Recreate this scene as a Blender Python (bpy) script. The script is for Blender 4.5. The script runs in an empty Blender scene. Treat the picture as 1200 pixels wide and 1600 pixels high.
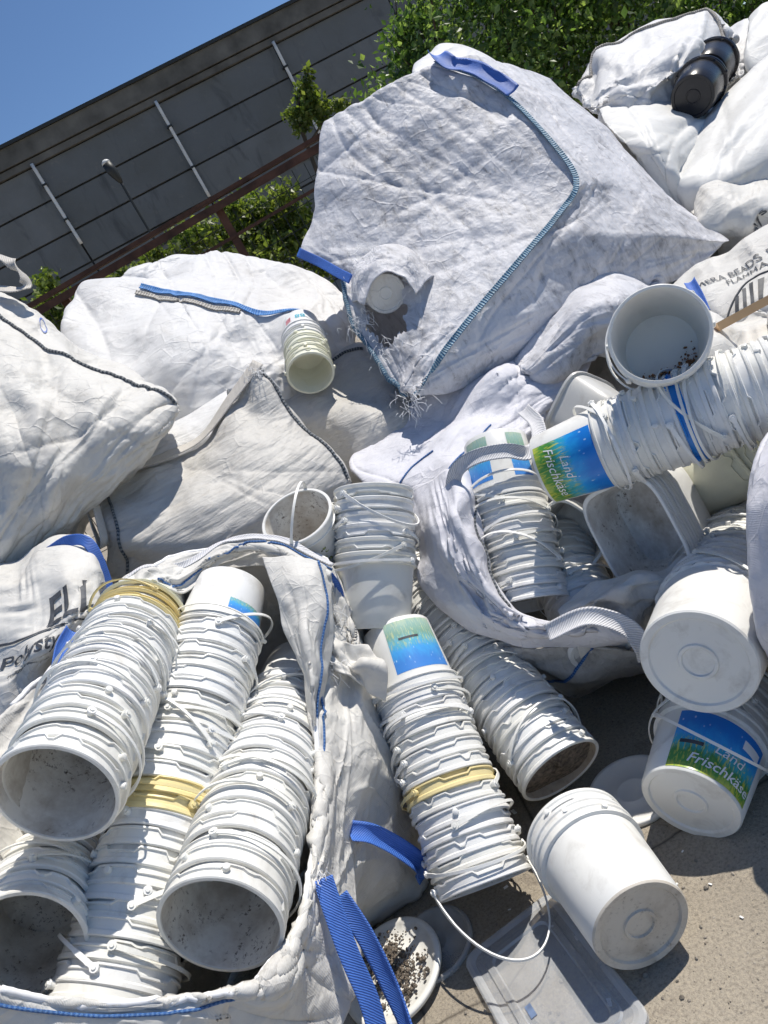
import bpy, bmesh, math, random
import numpy as np
from mathutils import Vector, Matrix
random.seed(7); RNG = np.random.default_rng(11)
R = math.radians
sc = bpy.context.scene
col = sc.collection
# ------------------------------------------------------------------ camera, sky, sun, exposure
CAM_H, PITCH, ROLL, FPX = 1.42, R(16.6), R(29.6), 1200.0
_f = np.array([0, math.cos(PITCH), -math.sin(PITCH)])
_r0 = np.array([1.0, 0, 0]); _u0 = np.array([0, math.sin(PITCH), math.cos(PITCH)])
CR = math.cos(ROLL) * _r0 - math.sin(ROLL) * _u0
CU = math.sin(ROLL) * _r0 + math.cos(ROLL) * _u0
CC = np.array([0, 0, CAM_H])
cam = bpy.data.cameras.new('camera'); camo = bpy.data.objects.new('camera', cam); col.objects.link(camo)
camo.matrix_world = Matrix(((CR[0], CU[0], -_f[0], 0), (CR[1], CU[1], -_f[1], 0), (CR[2], CU[2], -_f[2], CAM_H), (0, 0, 0, 1)))
cam.sensor_fit = 'VERTICAL'; cam.sensor_height = 24.0; cam.lens = 24.0 * FPX / 1600.0
cam.clip_start = 0.05; cam.clip_end = 2000
sc.camera = camo
SUN_EL, SUN_AZ = R(60), R(66)          # azimuth measured from +Y (ahead) towards +X (to the right)
world = bpy.data.worlds.new('World'); sc.world = world; world.use_nodes = True
nt = world.node_tree; bg = nt.nodes['Background']
sky = nt.nodes.new('ShaderNodeTexSky'); sky.sky_type = 'NISHITA'; sky.sun_disc = False
sky.sun_elevation = SUN_EL; sky.sun_rotation = SUN_AZ; sky.altitude = 1200; sky.air_density = 1.0; sky.dust_density = 0.0; sky.ozone_density = 7.0
nt.links.new(sky.outputs[0], bg.inputs[0]); bg.inputs[1].default_value = 0.086
sun = bpy.data.lights.new('sun', 'SUN'); sun.energy = 3.9; sun.angle = R(0.53); sun.color = (1.0, 0.945, 0.86)
suno = bpy.data.objects.new('sun', sun); col.objects.link(suno)
sd = Vector((math.sin(SUN_AZ) * math.cos(SUN_EL), math.cos(SUN_AZ) * math.cos(SUN_EL), math.sin(SUN_EL)))
suno.rotation_euler = sd.to_track_quat('Z', 'Y').to_euler(); suno.location = (3, 4, 8)
sc.view_settings.view_transform = 'Standard'; sc.view_settings.look = 'None'
sc.view_settings.exposure = 0.36; sc.view_settings.gamma = 1.0; sc.view_settings.use_curve_mapping = False
sc.render.engine = 'CYCLES'; sc.cycles.max_bounces = 5; sc.cycles.diffuse_bounces = 4; sc.cycles.glossy_bounces = 2; sc.cycles.transparent_max_bounces = 8; sc.cycles.use_adaptive_sampling = True; sc.cycles.adaptive_threshold = 0.03

# ------------------------------------------------------------------ point helpers
def P(px, py, z):
    return CC + z * (_f + (px - 600) / FPX * CR + (800 - py) / FPX * CU)
def G(px, py, h=0.0):
    d = _f + (px - 600) / FPX * CR + (800 - py) / FPX * CU
    return CC + d * ((h - CAM_H) / d[2])
def nrm(v):
    v = np.asarray(v, float); return v / (np.linalg.norm(v) + 1e-12)

# ------------------------------------------------------------------ object helpers
def obj(name, me, mat=None, parent=None, world=True):
    o = bpy.data.objects.new(name, me); col.objects.link(o)
    if mat is not None and me is not None and not me.materials: me.materials.append(mat)
    if parent is not None:
        o.parent = parent
        if world: o.matrix_parent_inverse = Matrix.Translation(-parent.location)
    return o
def rebase(o):
    """move the origin of a mesh built in world coordinates to its base"""
    me = o.data; v = np.empty(len(me.vertices) * 3); me.vertices.foreach_get('co', v); v = v.reshape(-1, 3)
    b = np.array([v[:, 0].mean(), v[:, 1].mean(), v[:, 2].min()]); me.vertices.foreach_set('co', (v - b).ravel()); me.update(); o.location = b; return o
def tag(o, label=None, cat=None, group=None, kind=None):
    if label: o['label'] = label
    if cat: o['category'] = cat
    if group: o['group'] = group
    if kind: o['kind'] = kind
    return o
def mesh(name, v, f, smooth=True, mats=None, mi=None, uv=None):
    me = bpy.data.meshes.new(name)
    me.from_pydata([tuple(map(float, p)) for p in v], [], [tuple(map(int, q)) for q in f])
    if mats:
        for m in mats: me.materials.append(m)
    if mi is not None: me.polygons.foreach_set('material_index', np.asarray(mi, np.int32))
    if smooth: me.polygons.foreach_set('use_smooth', np.ones(len(me.polygons), bool))
    if uv is not None:
        l = me.uv_layers.new(name='UVMap'); li = np.empty(len(me.loops), np.int32); me.loops.foreach_get('vertex_index', li)
        l.data.foreach_set('uv', np.asarray(uv, np.float32)[li].ravel())
    me.update(); return me
def empty(name, loc=(0, 0, 0)):
    o = bpy.data.objects.new(name, None); col.objects.link(o); o.location = tuple(loc); o.empty_display_size = .05; return o
class MB:
    """collects simple shapes into one mesh"""
    def __init__(s): s.v = []; s.f = []
    def add(s, v, f):
        b = len(s.v); s.v += [tuple(p) for p in v]; s.f += [tuple(i + b for i in q) for q in f]
    def box(s, c, d, M=None):
        v = [np.array([x, y, z]) * np.array(d) / 2 for x in (-1, 1) for y in (-1, 1) for z in (-1, 1)]
        if M is not None: v = [M @ p for p in v]
        s.add([p + np.array(c) for p in v], [(0, 1, 3, 2), (4, 6, 7, 5), (0, 4, 5, 1), (2, 3, 7, 6), (0, 2, 6, 4), (1, 5, 7, 3)])
    def bar(s, a, b, w, h, up=(0, 0, 1)):
        a = np.array(a, float); b = np.array(b, float); d = nrm(b - a); x = nrm(np.cross(d, up)); y = np.cross(x, d)
        s.box((a + b) / 2, (w, np.linalg.norm(b - a), h), np.stack([x, d, y], 1))
    def tube(s, pts, r, k=8, cap=True):
        v, f = tube_vf(pts, r, k, cap); s.add(v, f)
    def build(s, name, mat, parent=None, smooth=False):
        return obj(name, mesh(name, s.v, s.f, smooth), mat, parent)
def tube_vf(pts, r, k=8, cap=True):
    pts = np.asarray(pts, float); n = len(pts); r = np.broadcast_to(r, (n,))
    t = np.gradient(pts, axis=0); t /= np.linalg.norm(t, axis=1)[:, None] + 1e-12
    u = nrm(np.cross(t[0], (0.3, 0.2, 0.93))); v = []
    for i in range(n):
        u = nrm(u - t[i] * np.dot(u, t[i])); w = np.cross(t[i], u)
        for j in range(k):
            a = 2 * math.pi * j / k; v.append(pts[i] + r[i] * (math.cos(a) * u + math.sin(a) * w))
    f = [(i * k + j, i * k + (j + 1) % k, (i + 1) * k + (j + 1) % k, (i + 1) * k + j) for i in range(n - 1) for j in range(k)]
    if cap: f += [tuple(range(k - 1, -1, -1)), tuple((n - 1) * k + j for j in range(k))]
    return v, f

# ------------------------------------------------------------------ materials
def new_mat(name):
    m = bpy.data.materials.new(name); m.use_nodes = True; n = m.node_tree.nodes; l = m.node_tree.links
    return m, n, l, n['Principled BSDF']
def ramp(n, l, src, stops):
    r = n.new('ShaderNodeValToRGB'); e = r.color_ramp.elements
    while len(e) < len(stops): e.new(0.5)
    for k, (p, c) in zip(e, stops):
        k.position = p; k.color = (*c, 1) if len(c) == 3 else c
    l.new(src, r.inputs[0]); return r.outputs[0]
def noise(n, l, vec, scale, detail=4, rough=.55, dist=0):
    t = n.new('ShaderNodeTexNoise'); t.inputs['Scale'].default_value = scale; t.inputs['Detail'].default_value = detail
    t.inputs['Roughness'].default_value = rough; t.inputs['Distortion'].default_value = dist
    if vec is not None: l.new(vec, t.inputs['Vector'])
    return t.outputs[0]
def mixc(n, l, fac, a, b, mode='MIX'):
    m = n.new('ShaderNodeMix'); m.data_type = 'RGBA'; m.blend_type = mode
    for s, x in ((0, fac), (6, a), (7, b)):
        if isinstance(x, (int, float)): m.inputs[s].default_value = x
        elif isinstance(x, tuple): m.inputs[s].default_value = (*x, 1)
        else: l.new(x, m.inputs[s])
    return m.outputs[2]
def bump(n, l, h, strength, dist, prev=None):
    b = n.new('ShaderNodeBump'); b.inputs['Strength'].default_value = strength; b.inputs['Distance'].default_value = dist
    l.new(h, b.inputs['Height'])
    if prev is not None: l.new(prev, b.inputs['Normal'])
    return b.outputs[0]
def coords(n, kind='Object'): return n.new('ShaderNodeTexCoord').outputs[kind]
def mapping(n, l, vec, scale=(1, 1, 1), rot=(0, 0, 0)):
    m = n.new('ShaderNodeMapping'); m.inputs['Scale'].default_value = scale; m.inputs['Rotation'].default_value = rot
    l.new(vec, m.inputs[0]); return m.outputs[0]
def simple(name, c, rough=.5, metal=0, var=.12, scale=20, bmp=0):
    m, n, l, b = new_mat(name); v = coords(n)
    lo = tuple(x * (1 - var) for x in c); hi = tuple(min(1, x * (1 + var)) for x in c)
    l.new(ramp(n, l, noise(n, l, v, scale), [(.3, lo), (.7, hi)]), b.inputs['Base Color'])
    b.inputs['Roughness'].default_value = rough; b.inputs['Metallic'].default_value = metal
    if bmp: l.new(bump(n, l, noise(n, l, v, scale * 4), bmp, .01), b.inputs['Normal'])
    return m
def bag_mat(name, base, dirt=(.30, .27, .23), amount=.35, rough=.5, crinkle=.5, streak=(1, 1, 1), weave=True, rot=(0, 0, 0)):
    m, n, l, b = new_mat(name); v = coords(n)
    n1 = noise(n, l, v, 2.6, 6, .62, .4)
    n2 = noise(n, l, mapping(n, l, v, streak, rot), 9, 7, .7, .8)
    n3 = noise(n, l, v, 55, 5, .7)
    a = mixc(n, l, 1.0, n1, n2, 'MULTIPLY')
    c1 = ramp(n, l, a, [(.20, base), (.42, tuple(base[i] * .35 + dirt[i] * .65 for i in range(3)))])
    c0 = mixc(n, l, amount, base, c1)
    fl = ramp(n, l, n2, [(.54, (0, 0, 0)), (.66, (1, 1, 1))])
    fl2 = mixc(n, l, 1.0, fl, ramp(n, l, n3, [(.45, (0, 0, 0)), (.65, (1, 1, 1))]), 'MULTIPLY')
    mm = n.new('ShaderNodeMath'); mm.operation = 'MULTIPLY'; mm.inputs[1].default_value = amount * .8; l.new(fl2, mm.inputs[0])
    c2 = mixc(n, l, mm.outputs[0], c0, dirt)
    l.new(c2, b.inputs['Base Color']); b.inputs['Roughness'].default_value = rough
    b.inputs['Specular IOR Level'].default_value = .35
    # crinkles: creased cells + fine weave
    vo = n.new('ShaderNodeTexVoronoi'); vo.feature = 'F1'; vo.distance = 'MANHATTAN'; vo.inputs['Scale'].default_value = 9
    l.new(mapping(n, l, v, (1.0, 1.4, .8), (.5, .3, .7)), vo.inputs['Vector'])
    cr = vo.outputs['Distance']
    msk = mixc(n, l, 1.0, cr, ramp(n, l, noise(n, l, v, 4), [(.42, (0, 0, 0)), (.62, (1, 1, 1))]), 'MULTIPLY')
    def madd(a, k, b):
        q = n.new('ShaderNodeMath'); q.operation = 'MULTIPLY_ADD'; l.new(a, q.inputs[0]); q.inputs[1].default_value = k
        if b is None: q.inputs[2].default_value = 0
        else: l.new(b, q.inputs[2])
        return q.outputs[0]
    hh = madd(msk, .010 * crinkle, None)
    for q, (sc_, amp, ro, th) in enumerate(((10, .0022, (.3, .2, .9), .07), (24, .0010, (.9, .5, .1), .09))):
        ve = n.new('ShaderNodeTexVoronoi'); ve.feature = 'DISTANCE_TO_EDGE'; ve.inputs['Scale'].default_value = sc_; l.new(mapping(n, l, v, (1, 1.7, .75), ro), ve.inputs['Vector'])
        ln = ramp(n, l, ve.outputs['Distance'], [(0, (1, 1, 1)), (th * .45, (.25, .25, .25)), (th, (0, 0, 0))])
        ln = mixc(n, l, 1.0, ln, ramp(n, l, noise(n, l, v, 5 + 6 * q, 2), [(.46, (0, 0, 0)), (.6, (1, 1, 1))]), 'MULTIPLY'); hh = madd(ln, amp * crinkle * .95, hh); hh = madd(noise(n, l, mapping(n, l, v, (streak[0] * .6, streak[1], streak[2] * 1.8), (rot[0] + .5, rot[1], rot[2] + .4)), 16, 3, .45, .3), .005 * crinkle, hh)
    if weave:
        w = n.new('ShaderNodeTexWave'); w.inputs['Scale'].default_value = 130; w.inputs['Distortion'].default_value = 1.5; l.new(v, w.inputs['Vector']); hh = madd(w.outputs['Fac'], .00025, hh)
    h = bump(n, l, hh, .9, 1.0); l.new(h, b.inputs['Normal'])
    tr = n.new('ShaderNodeBsdfTranslucent'); l.new(c2, tr.inputs[0]); l.new(h, tr.inputs['Normal'])
    ms = n.new('ShaderNodeMixShader'); ms.inputs[0].default_value = .10
    out = n['Material Output']; l.new(b.outputs[0], ms.inputs[1]); l.new(tr.outputs[0], ms.inputs[2]); l.new(ms.outputs[0], out.inputs[0])
    return m
def plastic(name, c, dirt_amt=.25, rough=.36, speck=.0, warm=(.95, .94, .89)):
    m, n, l, b = new_mat(name); v = coords(n)
    oi = n.new('ShaderNodeObjectInfo'); va = n.new('ShaderNodeVectorMath'); va.operation = 'ADD'; l.new(v, va.inputs[0]); 
    cm = n.new('ShaderNodeCombineXYZ'); mu = n.new('ShaderNodeMath'); mu.operation = 'MULTIPLY'; mu.inputs[1].default_value = 37; l.new(oi.outputs['Random'], mu.inputs[0])
    l.new(mu.outputs[0], cm.inputs[0]); l.new(mu.outputs[0], cm.inputs[2]); l.new(cm.outputs[0], va.inputs[1]); v = va.outputs[0]
    a = mixc(n, l, oi.outputs['Random'], c, tuple(c[i] * warm[i] for i in range(3)))
    n1 = noise(n, l, v, 14, 6, .65, .6)
    g = ramp(n, l, n1, [(.52, (0, 0, 0)), (.78, (1, 1, 1))])
    mm = n.new('ShaderNodeMath'); mm.operation = 'MULTIPLY'; mm.inputs[1].default_value = dirt_amt; l.new(g, mm.inputs[0])
    k = mixc(n, l, mm.outputs[0], a, (.26, .22, .17))
    if speck:
        n2 = noise(n, l, v, 90, 5, .75); n4 = noise(n, l, v, 11, 3, .6)
        s = mixc(n, l, 1, ramp(n, l, n2, [(.55, (0, 0, 0)), (.65, (1, 1, 1))]), ramp(n, l, n4, [(.47, (0, 0, 0)), (.58, (1, 1, 1))]), 'MULTIPLY')
        m2 = n.new('ShaderNodeMath'); m2.operation = 'MULTIPLY'; m2.inputs[1].default_value = speck; l.new(s, m2.inputs[0])
        k = mixc(n, l, m2.outputs[0], k, (.07, .05, .035))
        film = ramp(n, l, noise(n, l, v, 7, 5, .7), [(.4, (0, 0, 0)), (.7, (1, 1, 1))])
        m3 = n.new('ShaderNodeMath'); m3.operation = 'MULTIPLY'; m3.inputs[1].default_value = .85 * speck; l.new(film, m3.inputs[0])
        k = mixc(n, l, m3.outputs[0], k, (.31, .245, .18))
    l.new(k, b.inputs['Base Color']); b.inputs['Roughness'].default_value = rough; b.inputs['Specular IOR Level'].default_value = .4
    l.new(bump(n, l, noise(n, l, v, 60, 3), .06, .004), b.inputs['Normal'])
    return m
def web_mat(name, c, c2, scale=160):
    m, n, l, b = new_mat(name); uv = coords(n, 'UV')
    w = n.new('ShaderNodeTexWave'); w.bands_direction = 'DIAGONAL'; w.inputs['Scale'].default_value = scale / 2.4; w.inputs['Distortion'].default_value = 1.5
    w.inputs['Detail'].default_value = 2; l.new(uv, w.inputs['Vector'])
    nz = noise(n, l, coords(n), 60, 4)
    k = mixc(n, l, w.outputs['Fac'], c, c2); k = mixc(n, l, .35, k, mixc(n, l, nz, tuple(x * .5 for x in c), c2))
    l.new(k, b.inputs['Base Color']); b.inputs['Roughness'].default_value = .55
    l.new(bump(n, l, w.outputs['Fac'], .5, .002), b.inputs['Normal']); return m
def seam_mat(name, c, c2, scale=26):
    m, n, l, b = new_mat(name); uv = coords(n, 'UV')
    w = n.new('ShaderNodeTexWave'); w.bands_direction = 'X'; w.inputs['Scale'].default_value = scale; w.inputs['Distortion'].default_value = 5; w.inputs['Detail'].default_value = 3; l.new(uv, w.inputs['Vector'])
    nz = noise(n, l, coords(n), 18, 4)
    k = mixc(n, l, ramp(n, l, w.outputs['Fac'], [(.45, (0, 0, 0)), (.6, (1, 1, 1))]), c, c2)
    k = mixc(n, l, ramp(n, l, nz, [(.5, (0, 0, 0)), (.7, (.6, .6, .6))]), k, tuple(x * .45 for x in c2))
    l.new(k, b.inputs['Base Color']); b.inputs['Roughness'].default_value = .6
    l.new(bump(n, l, w.outputs['Fac'], .8, .004), b.inputs['Normal']); return m
def clear_mat(name, c, alpha, rough=.3):
    m, n, l, b = new_mat(name); v = coords(n)
    l.new(ramp(n, l, noise(n, l, v, 9, 5), [(.3, tuple(x * .8 for x in c)), (.7, c)]), b.inputs['Base Color'])
    b.inputs['Roughness'].default_value = rough; b.inputs['Specular IOR Level'].default_value = .6
    l.new(ramp(n, l, noise(n, l, v, 5, 5), [(.3, (alpha * .8,) * 3), (.7, (min(1, alpha * 1.15),) * 3)]), b.inputs['Alpha'])
    return m
M = {}
M['plastic'] = plastic('white_plastic', (.80, .80, .785), .4)
M['inside'] = plastic('soiled_white_plastic', (.80, .79, .76), .4, .45, 1.0)
M['cleanish'] = plastic('clean_white_plastic', (.84, .84, .83), .12)
M['yellow'] = plastic('yellowed_plastic', (.80, .68, .36), .15, .36, 0, (.98, .97, .9))
M['cream'] = plastic('cream_plastic', (.78, .775, .64), .15)
M['handle'] = plastic('white_handle_plastic', (.84, .84, .82), .18, .4)
M['bluepl'] = plastic('blue_plastic', (.02, .25, .75), .2)
M['blackpl'] = plastic('black_plastic', (.018, .018, .022), .05, .25)
M['grey'] = plastic('grey_translucent_plastic', (.58, .58, .58), .35)
M['bag_white'] = bag_mat('woven_white_bag', (.74, .74, .74), amount=.3, crinkle=.65)
M['bag_cream'] = bag_mat('woven_cream_bag', (.72, .705, .665), amount=.4, crinkle=.7)
M['bag_grey'] = bag_mat('woven_grey_bag', (.62, .60, .56), amount=.45, crinkle=.55, streak=(1.2, 1.2, 3))
M['bag_dirty'] = bag_mat('dirty_woven_bag', (.70, .70, .73), dirt=(.15, .145, .15), amount=.9, crinkle=.6, streak=(3.2, .8, 1.4), rot=(0, .6, .5))
M['bag_soiled'] = bag_mat('soiled_woven_bag', (.60, .58, .55), dirt=(.16, .14, .13), amount=.8, crinkle=.5, streak=(2, .6, 1))
M['bag_lav'] = bag_mat('lavender_white_bag', (.72, .72, .77), dirt=(.3, .3, .34), amount=.35, crinkle=.6)
M['bag_smooth'] = bag_mat('smooth_white_bag', (.74, .74, .72), amount=.3, crinkle=.3, rough=.55, weave=False)
M['bag_brown'] = bag_mat('muddy_woven_bag', (.50, .45, .38), dirt=(.20, .16, .12), amount=.8, crinkle=.5)
M['seam_blue'] = seam_mat('blue_seam', (.04, .19, .56), (.14, .34, .68), 34)
M['seam_teal'] = seam_mat('teal_stitched_seam', (.04, .15, .28), (.26, .38, .46), 34)
M['seam_dark'] = seam_mat('dark_seam', (.05, .07, .10), (.35, .37, .38))
M['seam_grey'] = seam_mat('grey_seam', (.32, .30, .27), (.58, .55, .5))
M['thread_blue'] = seam_mat('blue_thread', (.05, .18, .55), (.16, .34, .7), 40)
M['web_blue'] = web_mat('blue_webbing', (.03, .11, .46), (.09, .23, .70), 260)
M['web_white'] = web_mat('white_webbing', (.50, .50, .52), (.82, .82, .84), 200)
M['web_grey'] = web_mat('grey_webbing', (.42, .39, .35), (.68, .65, .6), 200)
M['ink'] = simple('dark_ink', (.06, .065, .075), .6, var=.5, scale=30)
M['ink_white'] = simple('white_ink', (.85, .85, .85), .5, var=.05)
M['ink_blue'] = simple('blue_ink', (.03, .12, .5), .5)
M['sticker'] = simple('faded_sticker', (.12, .17, .28), .5, 0, .4, 60)
M['ink_teal'] = simple('teal_ink', (.03, .42, .55), .5)
M['ink_red'] = simple('red_ink', (.5, .04, .08), .5, var=.6)
M['rust'] = simple('rusty_steel', (.085, .04, .026), .8, .2, .5, 6, .4)
M['wood'] = simple('sawn_wood', (.62, .40, .21), .6, 0, .15, 8)
M['dark_metal'] = simple('dark_metal', (.03, .032, .03), .5, .3)
M['pipe'] = simple('pale_pipe', (.62, .62, .60), .5, 0, .12, 3)
M['clear'] = clear_mat('clear_lid_plastic', (.66, .68, .70), .30, .2)
M['lidclear'] = clear_mat('clear_round_lid_plastic', (.75, .75, .73), .4, .25)
M['clear_rim'] = clear_mat('clear_lid_edge', (.72, .74, .76), .42, .2)
M['fray'] = simple('frayed_thread', (.82, .82, .82), .6)
M['bark'] = simple('bark', (.09, .065, .045), .9, 0, .3, 12, .5)
def leaf_mat(name, c):
    m, n, l, b = new_mat(name); v = coords(n)
    k = ramp(n, l, noise(n, l, v, 3, 3), [(.3, tuple(x * .65 for x in c)), (.7, tuple(x * 1.3 for x in c))])
    l.new(k, b.inputs['Base Color']); b.inputs['Roughness'].default_value = .42
    tr = n.new('ShaderNodeBsdfTranslucent'); l.new(mixc(n, l, 1, k, (1.3, 1.4, .6), 'MULTIPLY'), tr.inputs[0])
    ms = n.new('ShaderNodeMixShader'); ms.inputs[0].default_value = .48
    l.new(b.outputs[0], ms.inputs[1]); l.new(tr.outputs[0], ms.inputs[2]); l.new(ms.outputs[0], n['Material Output'].inputs[0]); return m
LEAF = [leaf_mat('leaf_dark', (.06, .11, .03)), leaf_mat('leaf_mid', (.14, .23, .06)), leaf_mat('leaf_light', (.28, .37, .14))]
LEAF_Y = [leaf_mat('leaf_olive', (.09, .13, .03)), leaf_mat('leaf_yellow_green', (.17, .22, .05)), leaf_mat('leaf_pale', (.26, .30, .10))]

# ------------------------------------------------------------------ cloth surfaces
def cr1(p, t):
    """Catmull-Rom along axis 0 of p at parameters t (0..n-1)"""
    n = len(p); i = np.clip(np.floor(t).astype(int), 0, n - 2); f = (t - i).reshape((-1,) + (1,) * (p.ndim - 1))
    pe = np.concatenate([(2 * p[0] - p[1])[None], p, (2 * p[-1] - p[-2])[None]])
    a, b, c, d = pe[i], pe[i + 1], pe[i + 2], pe[i + 3]
    return .5 * (2 * b + (c - a) * f + (2 * a - 5 * b + 4 * c - d) * f ** 2 + (3 * b - a - 3 * c + d) * f ** 3)
def resample(X, n, m):
    X = cr1(X, np.linspace(0, X.shape[0] - 1, n))
    return np.swapaxes(cr1(np.swapaxes(X, 0, 1), np.linspace(0, X.shape[1] - 1, m)), 0, 1)
def lin1(p, t):
    i = np.clip(np.floor(t).astype(int), 0, len(p) - 2); f = (t - i).reshape((-1,) + (1,) * (p.ndim - 1)); return p[i] * (1 - f) + p[i + 1] * f
def linsample(X, n, m):
    X = lin1(X, np.linspace(0, X.shape[0] - 1, n)); return np.swapaxes(lin1(np.swapaxes(X, 0, 1), np.linspace(0, X.shape[1] - 1, m)), 0, 1)
def fnoise(n, m, cu, cv):
    g = RNG.normal(0, 1, (max(3, int(cu)) + 2, max(3, int(cv)) + 2, 1)); return np.clip(resample(g, n, m)[..., 0], -2.5, 2.5)
def normals(X):
    du = np.gradient(X, axis=1); dv = np.gradient(X, axis=0); N = np.cross(dv, du); return N / (np.linalg.norm(N, axis=2)[..., None] + 1e-9)
def relax(X, gu, gv, iters, kf, kb, seed):
    n, m = X.shape[:2]; B = X.copy(); N = normals(X)
    s = lambda o: (slice(max(0, -o), None if o <= 0 else -o), slice(max(0, o), None if o >= 0 else o))
    fam = []
    gm = .5 * (gu + gv)
    for di, dj, g in ((0, 1, gu), (1, 0, gv), (1, 1, gm), (1, -1, gm)):
        ia, ib = s(di); ja, jb = s(dj)
        L0 = np.linalg.norm(X[ib, jb] - X[ia, ja], axis=2) * (1 + .5 * (g[ib, jb] + g[ia, ja])); fam.append((ia, ib, ja, jb, L0))
    cl = np.median(fam[0][4]); X = X + N * (RNG.normal(0, 1, (n, m)) * cl * seed)[..., None]
    lu0 = B[:, 2:] + B[:, :-2] - 2 * B[:, 1:-1]; lv0 = B[2:] + B[:-2] - 2 * B[1:-1]
    for it in range(iters):
        acc = np.zeros_like(X)
        for ia, ib, ja, jb, L0 in fam:
            d = X[ib, jb] - X[ia, ja]; L = np.sqrt((d * d).sum(2)) + 1e-9
            c = d * (.5 * (1 - L0 / L))[..., None]; acc[ia, ja] += c; acc[ib, jb] -= c
        X += acc * .28
        if kb:
            e = X[:, 2:] + X[:, :-2] - 2 * X[:, 1:-1] - lu0; X[:, 1:-1] += kb * .25 * e
            e = X[2:] + X[:-2] - 2 * X[1:-1] - lv0; X[1:-1] += kb * .25 * e
        X += kf * (B - X)
    return X
def linnoise(x, y, th):
    """value noise with straight creases: bilinear on a randomly turned lattice"""
    T = RNG.uniform(-1, 1, (64, 64)); c, s_ = math.cos(th), math.sin(th); a = x * c + y * s_ + RNG.uniform(8, 30); b = -x * s_ + y * c + RNG.uniform(8, 30)
    i, j = np.floor(a).astype(int), np.floor(b).astype(int); fa, fb = a - i, b - j; t = lambda p, q: T[p % 64, q % 64]
    lo = fa + fb < 1                      # triangulated, so that facets are flat
    return np.where(lo, t(i, j) + fa * (t(i + 1, j) - t(i, j)) + fb * (t(i, j + 1) - t(i, j)), t(i + 1, j + 1) + (1 - fa) * (t(i, j + 1) - t(i + 1, j + 1)) + (1 - fb) * (t(i + 1, j) - t(i + 1, j + 1)))
def crumple(X, amp, cell, k=3):
    n, m = X.shape[:2]
    du = np.concatenate([np.zeros((n, 1)), np.cumsum(np.linalg.norm(np.diff(X, axis=1), axis=2), 1)], 1); dv = np.concatenate([np.zeros((1, m)), np.cumsum(np.linalg.norm(np.diff(X, axis=0), axis=2), 0)], 0)
    msk = np.clip(.6 + .5 * fnoise(n, m, 6, 6), .15, 1.4); d = 0; wx = fnoise(n, m, 5, 5) * cell * .25; wy = fnoise(n, m, 5, 5) * cell * .25
    for q in range(k): d = d + linnoise((du + wx) / (cell * (1.0 + .35 * q)), (dv + wy) / (cell * RNG.uniform(.5, 1.6)), RNG.uniform(0, math.pi))
    return X + normals(X) * (amp * msk * d)[..., None]
def folds(X, specs):
    n, m = X.shape[:2]; u, v = np.meshgrid(np.linspace(0, 1, m), np.linspace(0, 1, n)); N = normals(X); d = np.zeros((n, m))
    for cnt, ang, spread, amp, wid in specs:
        for k in range(cnt):
            t = R(ang + RNG.normal(0, spread)); c, s_ = math.cos(t), math.sin(t); x0, y0 = RNG.uniform(.15, .85, 2); L = RNG.uniform(.12, .35); w = wid * RNG.uniform(.5, 1.5)
            x = (u - x0) * c + (v - y0) * s_; y = -(u - x0) * s_ + (v - y0) * c + RNG.normal(0, .12) * x * x * 4
            e = np.clip(1 - (x / L) ** 2, 0, 1); ww = w * (.4 + .6 * e); d += amp * RNG.uniform(.4, 1.2) * e * np.exp(-np.abs(y) / ww) * (1 - .5 * np.exp(-np.abs(y - ww) / ww))
    return X - N * d[..., None]
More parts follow.
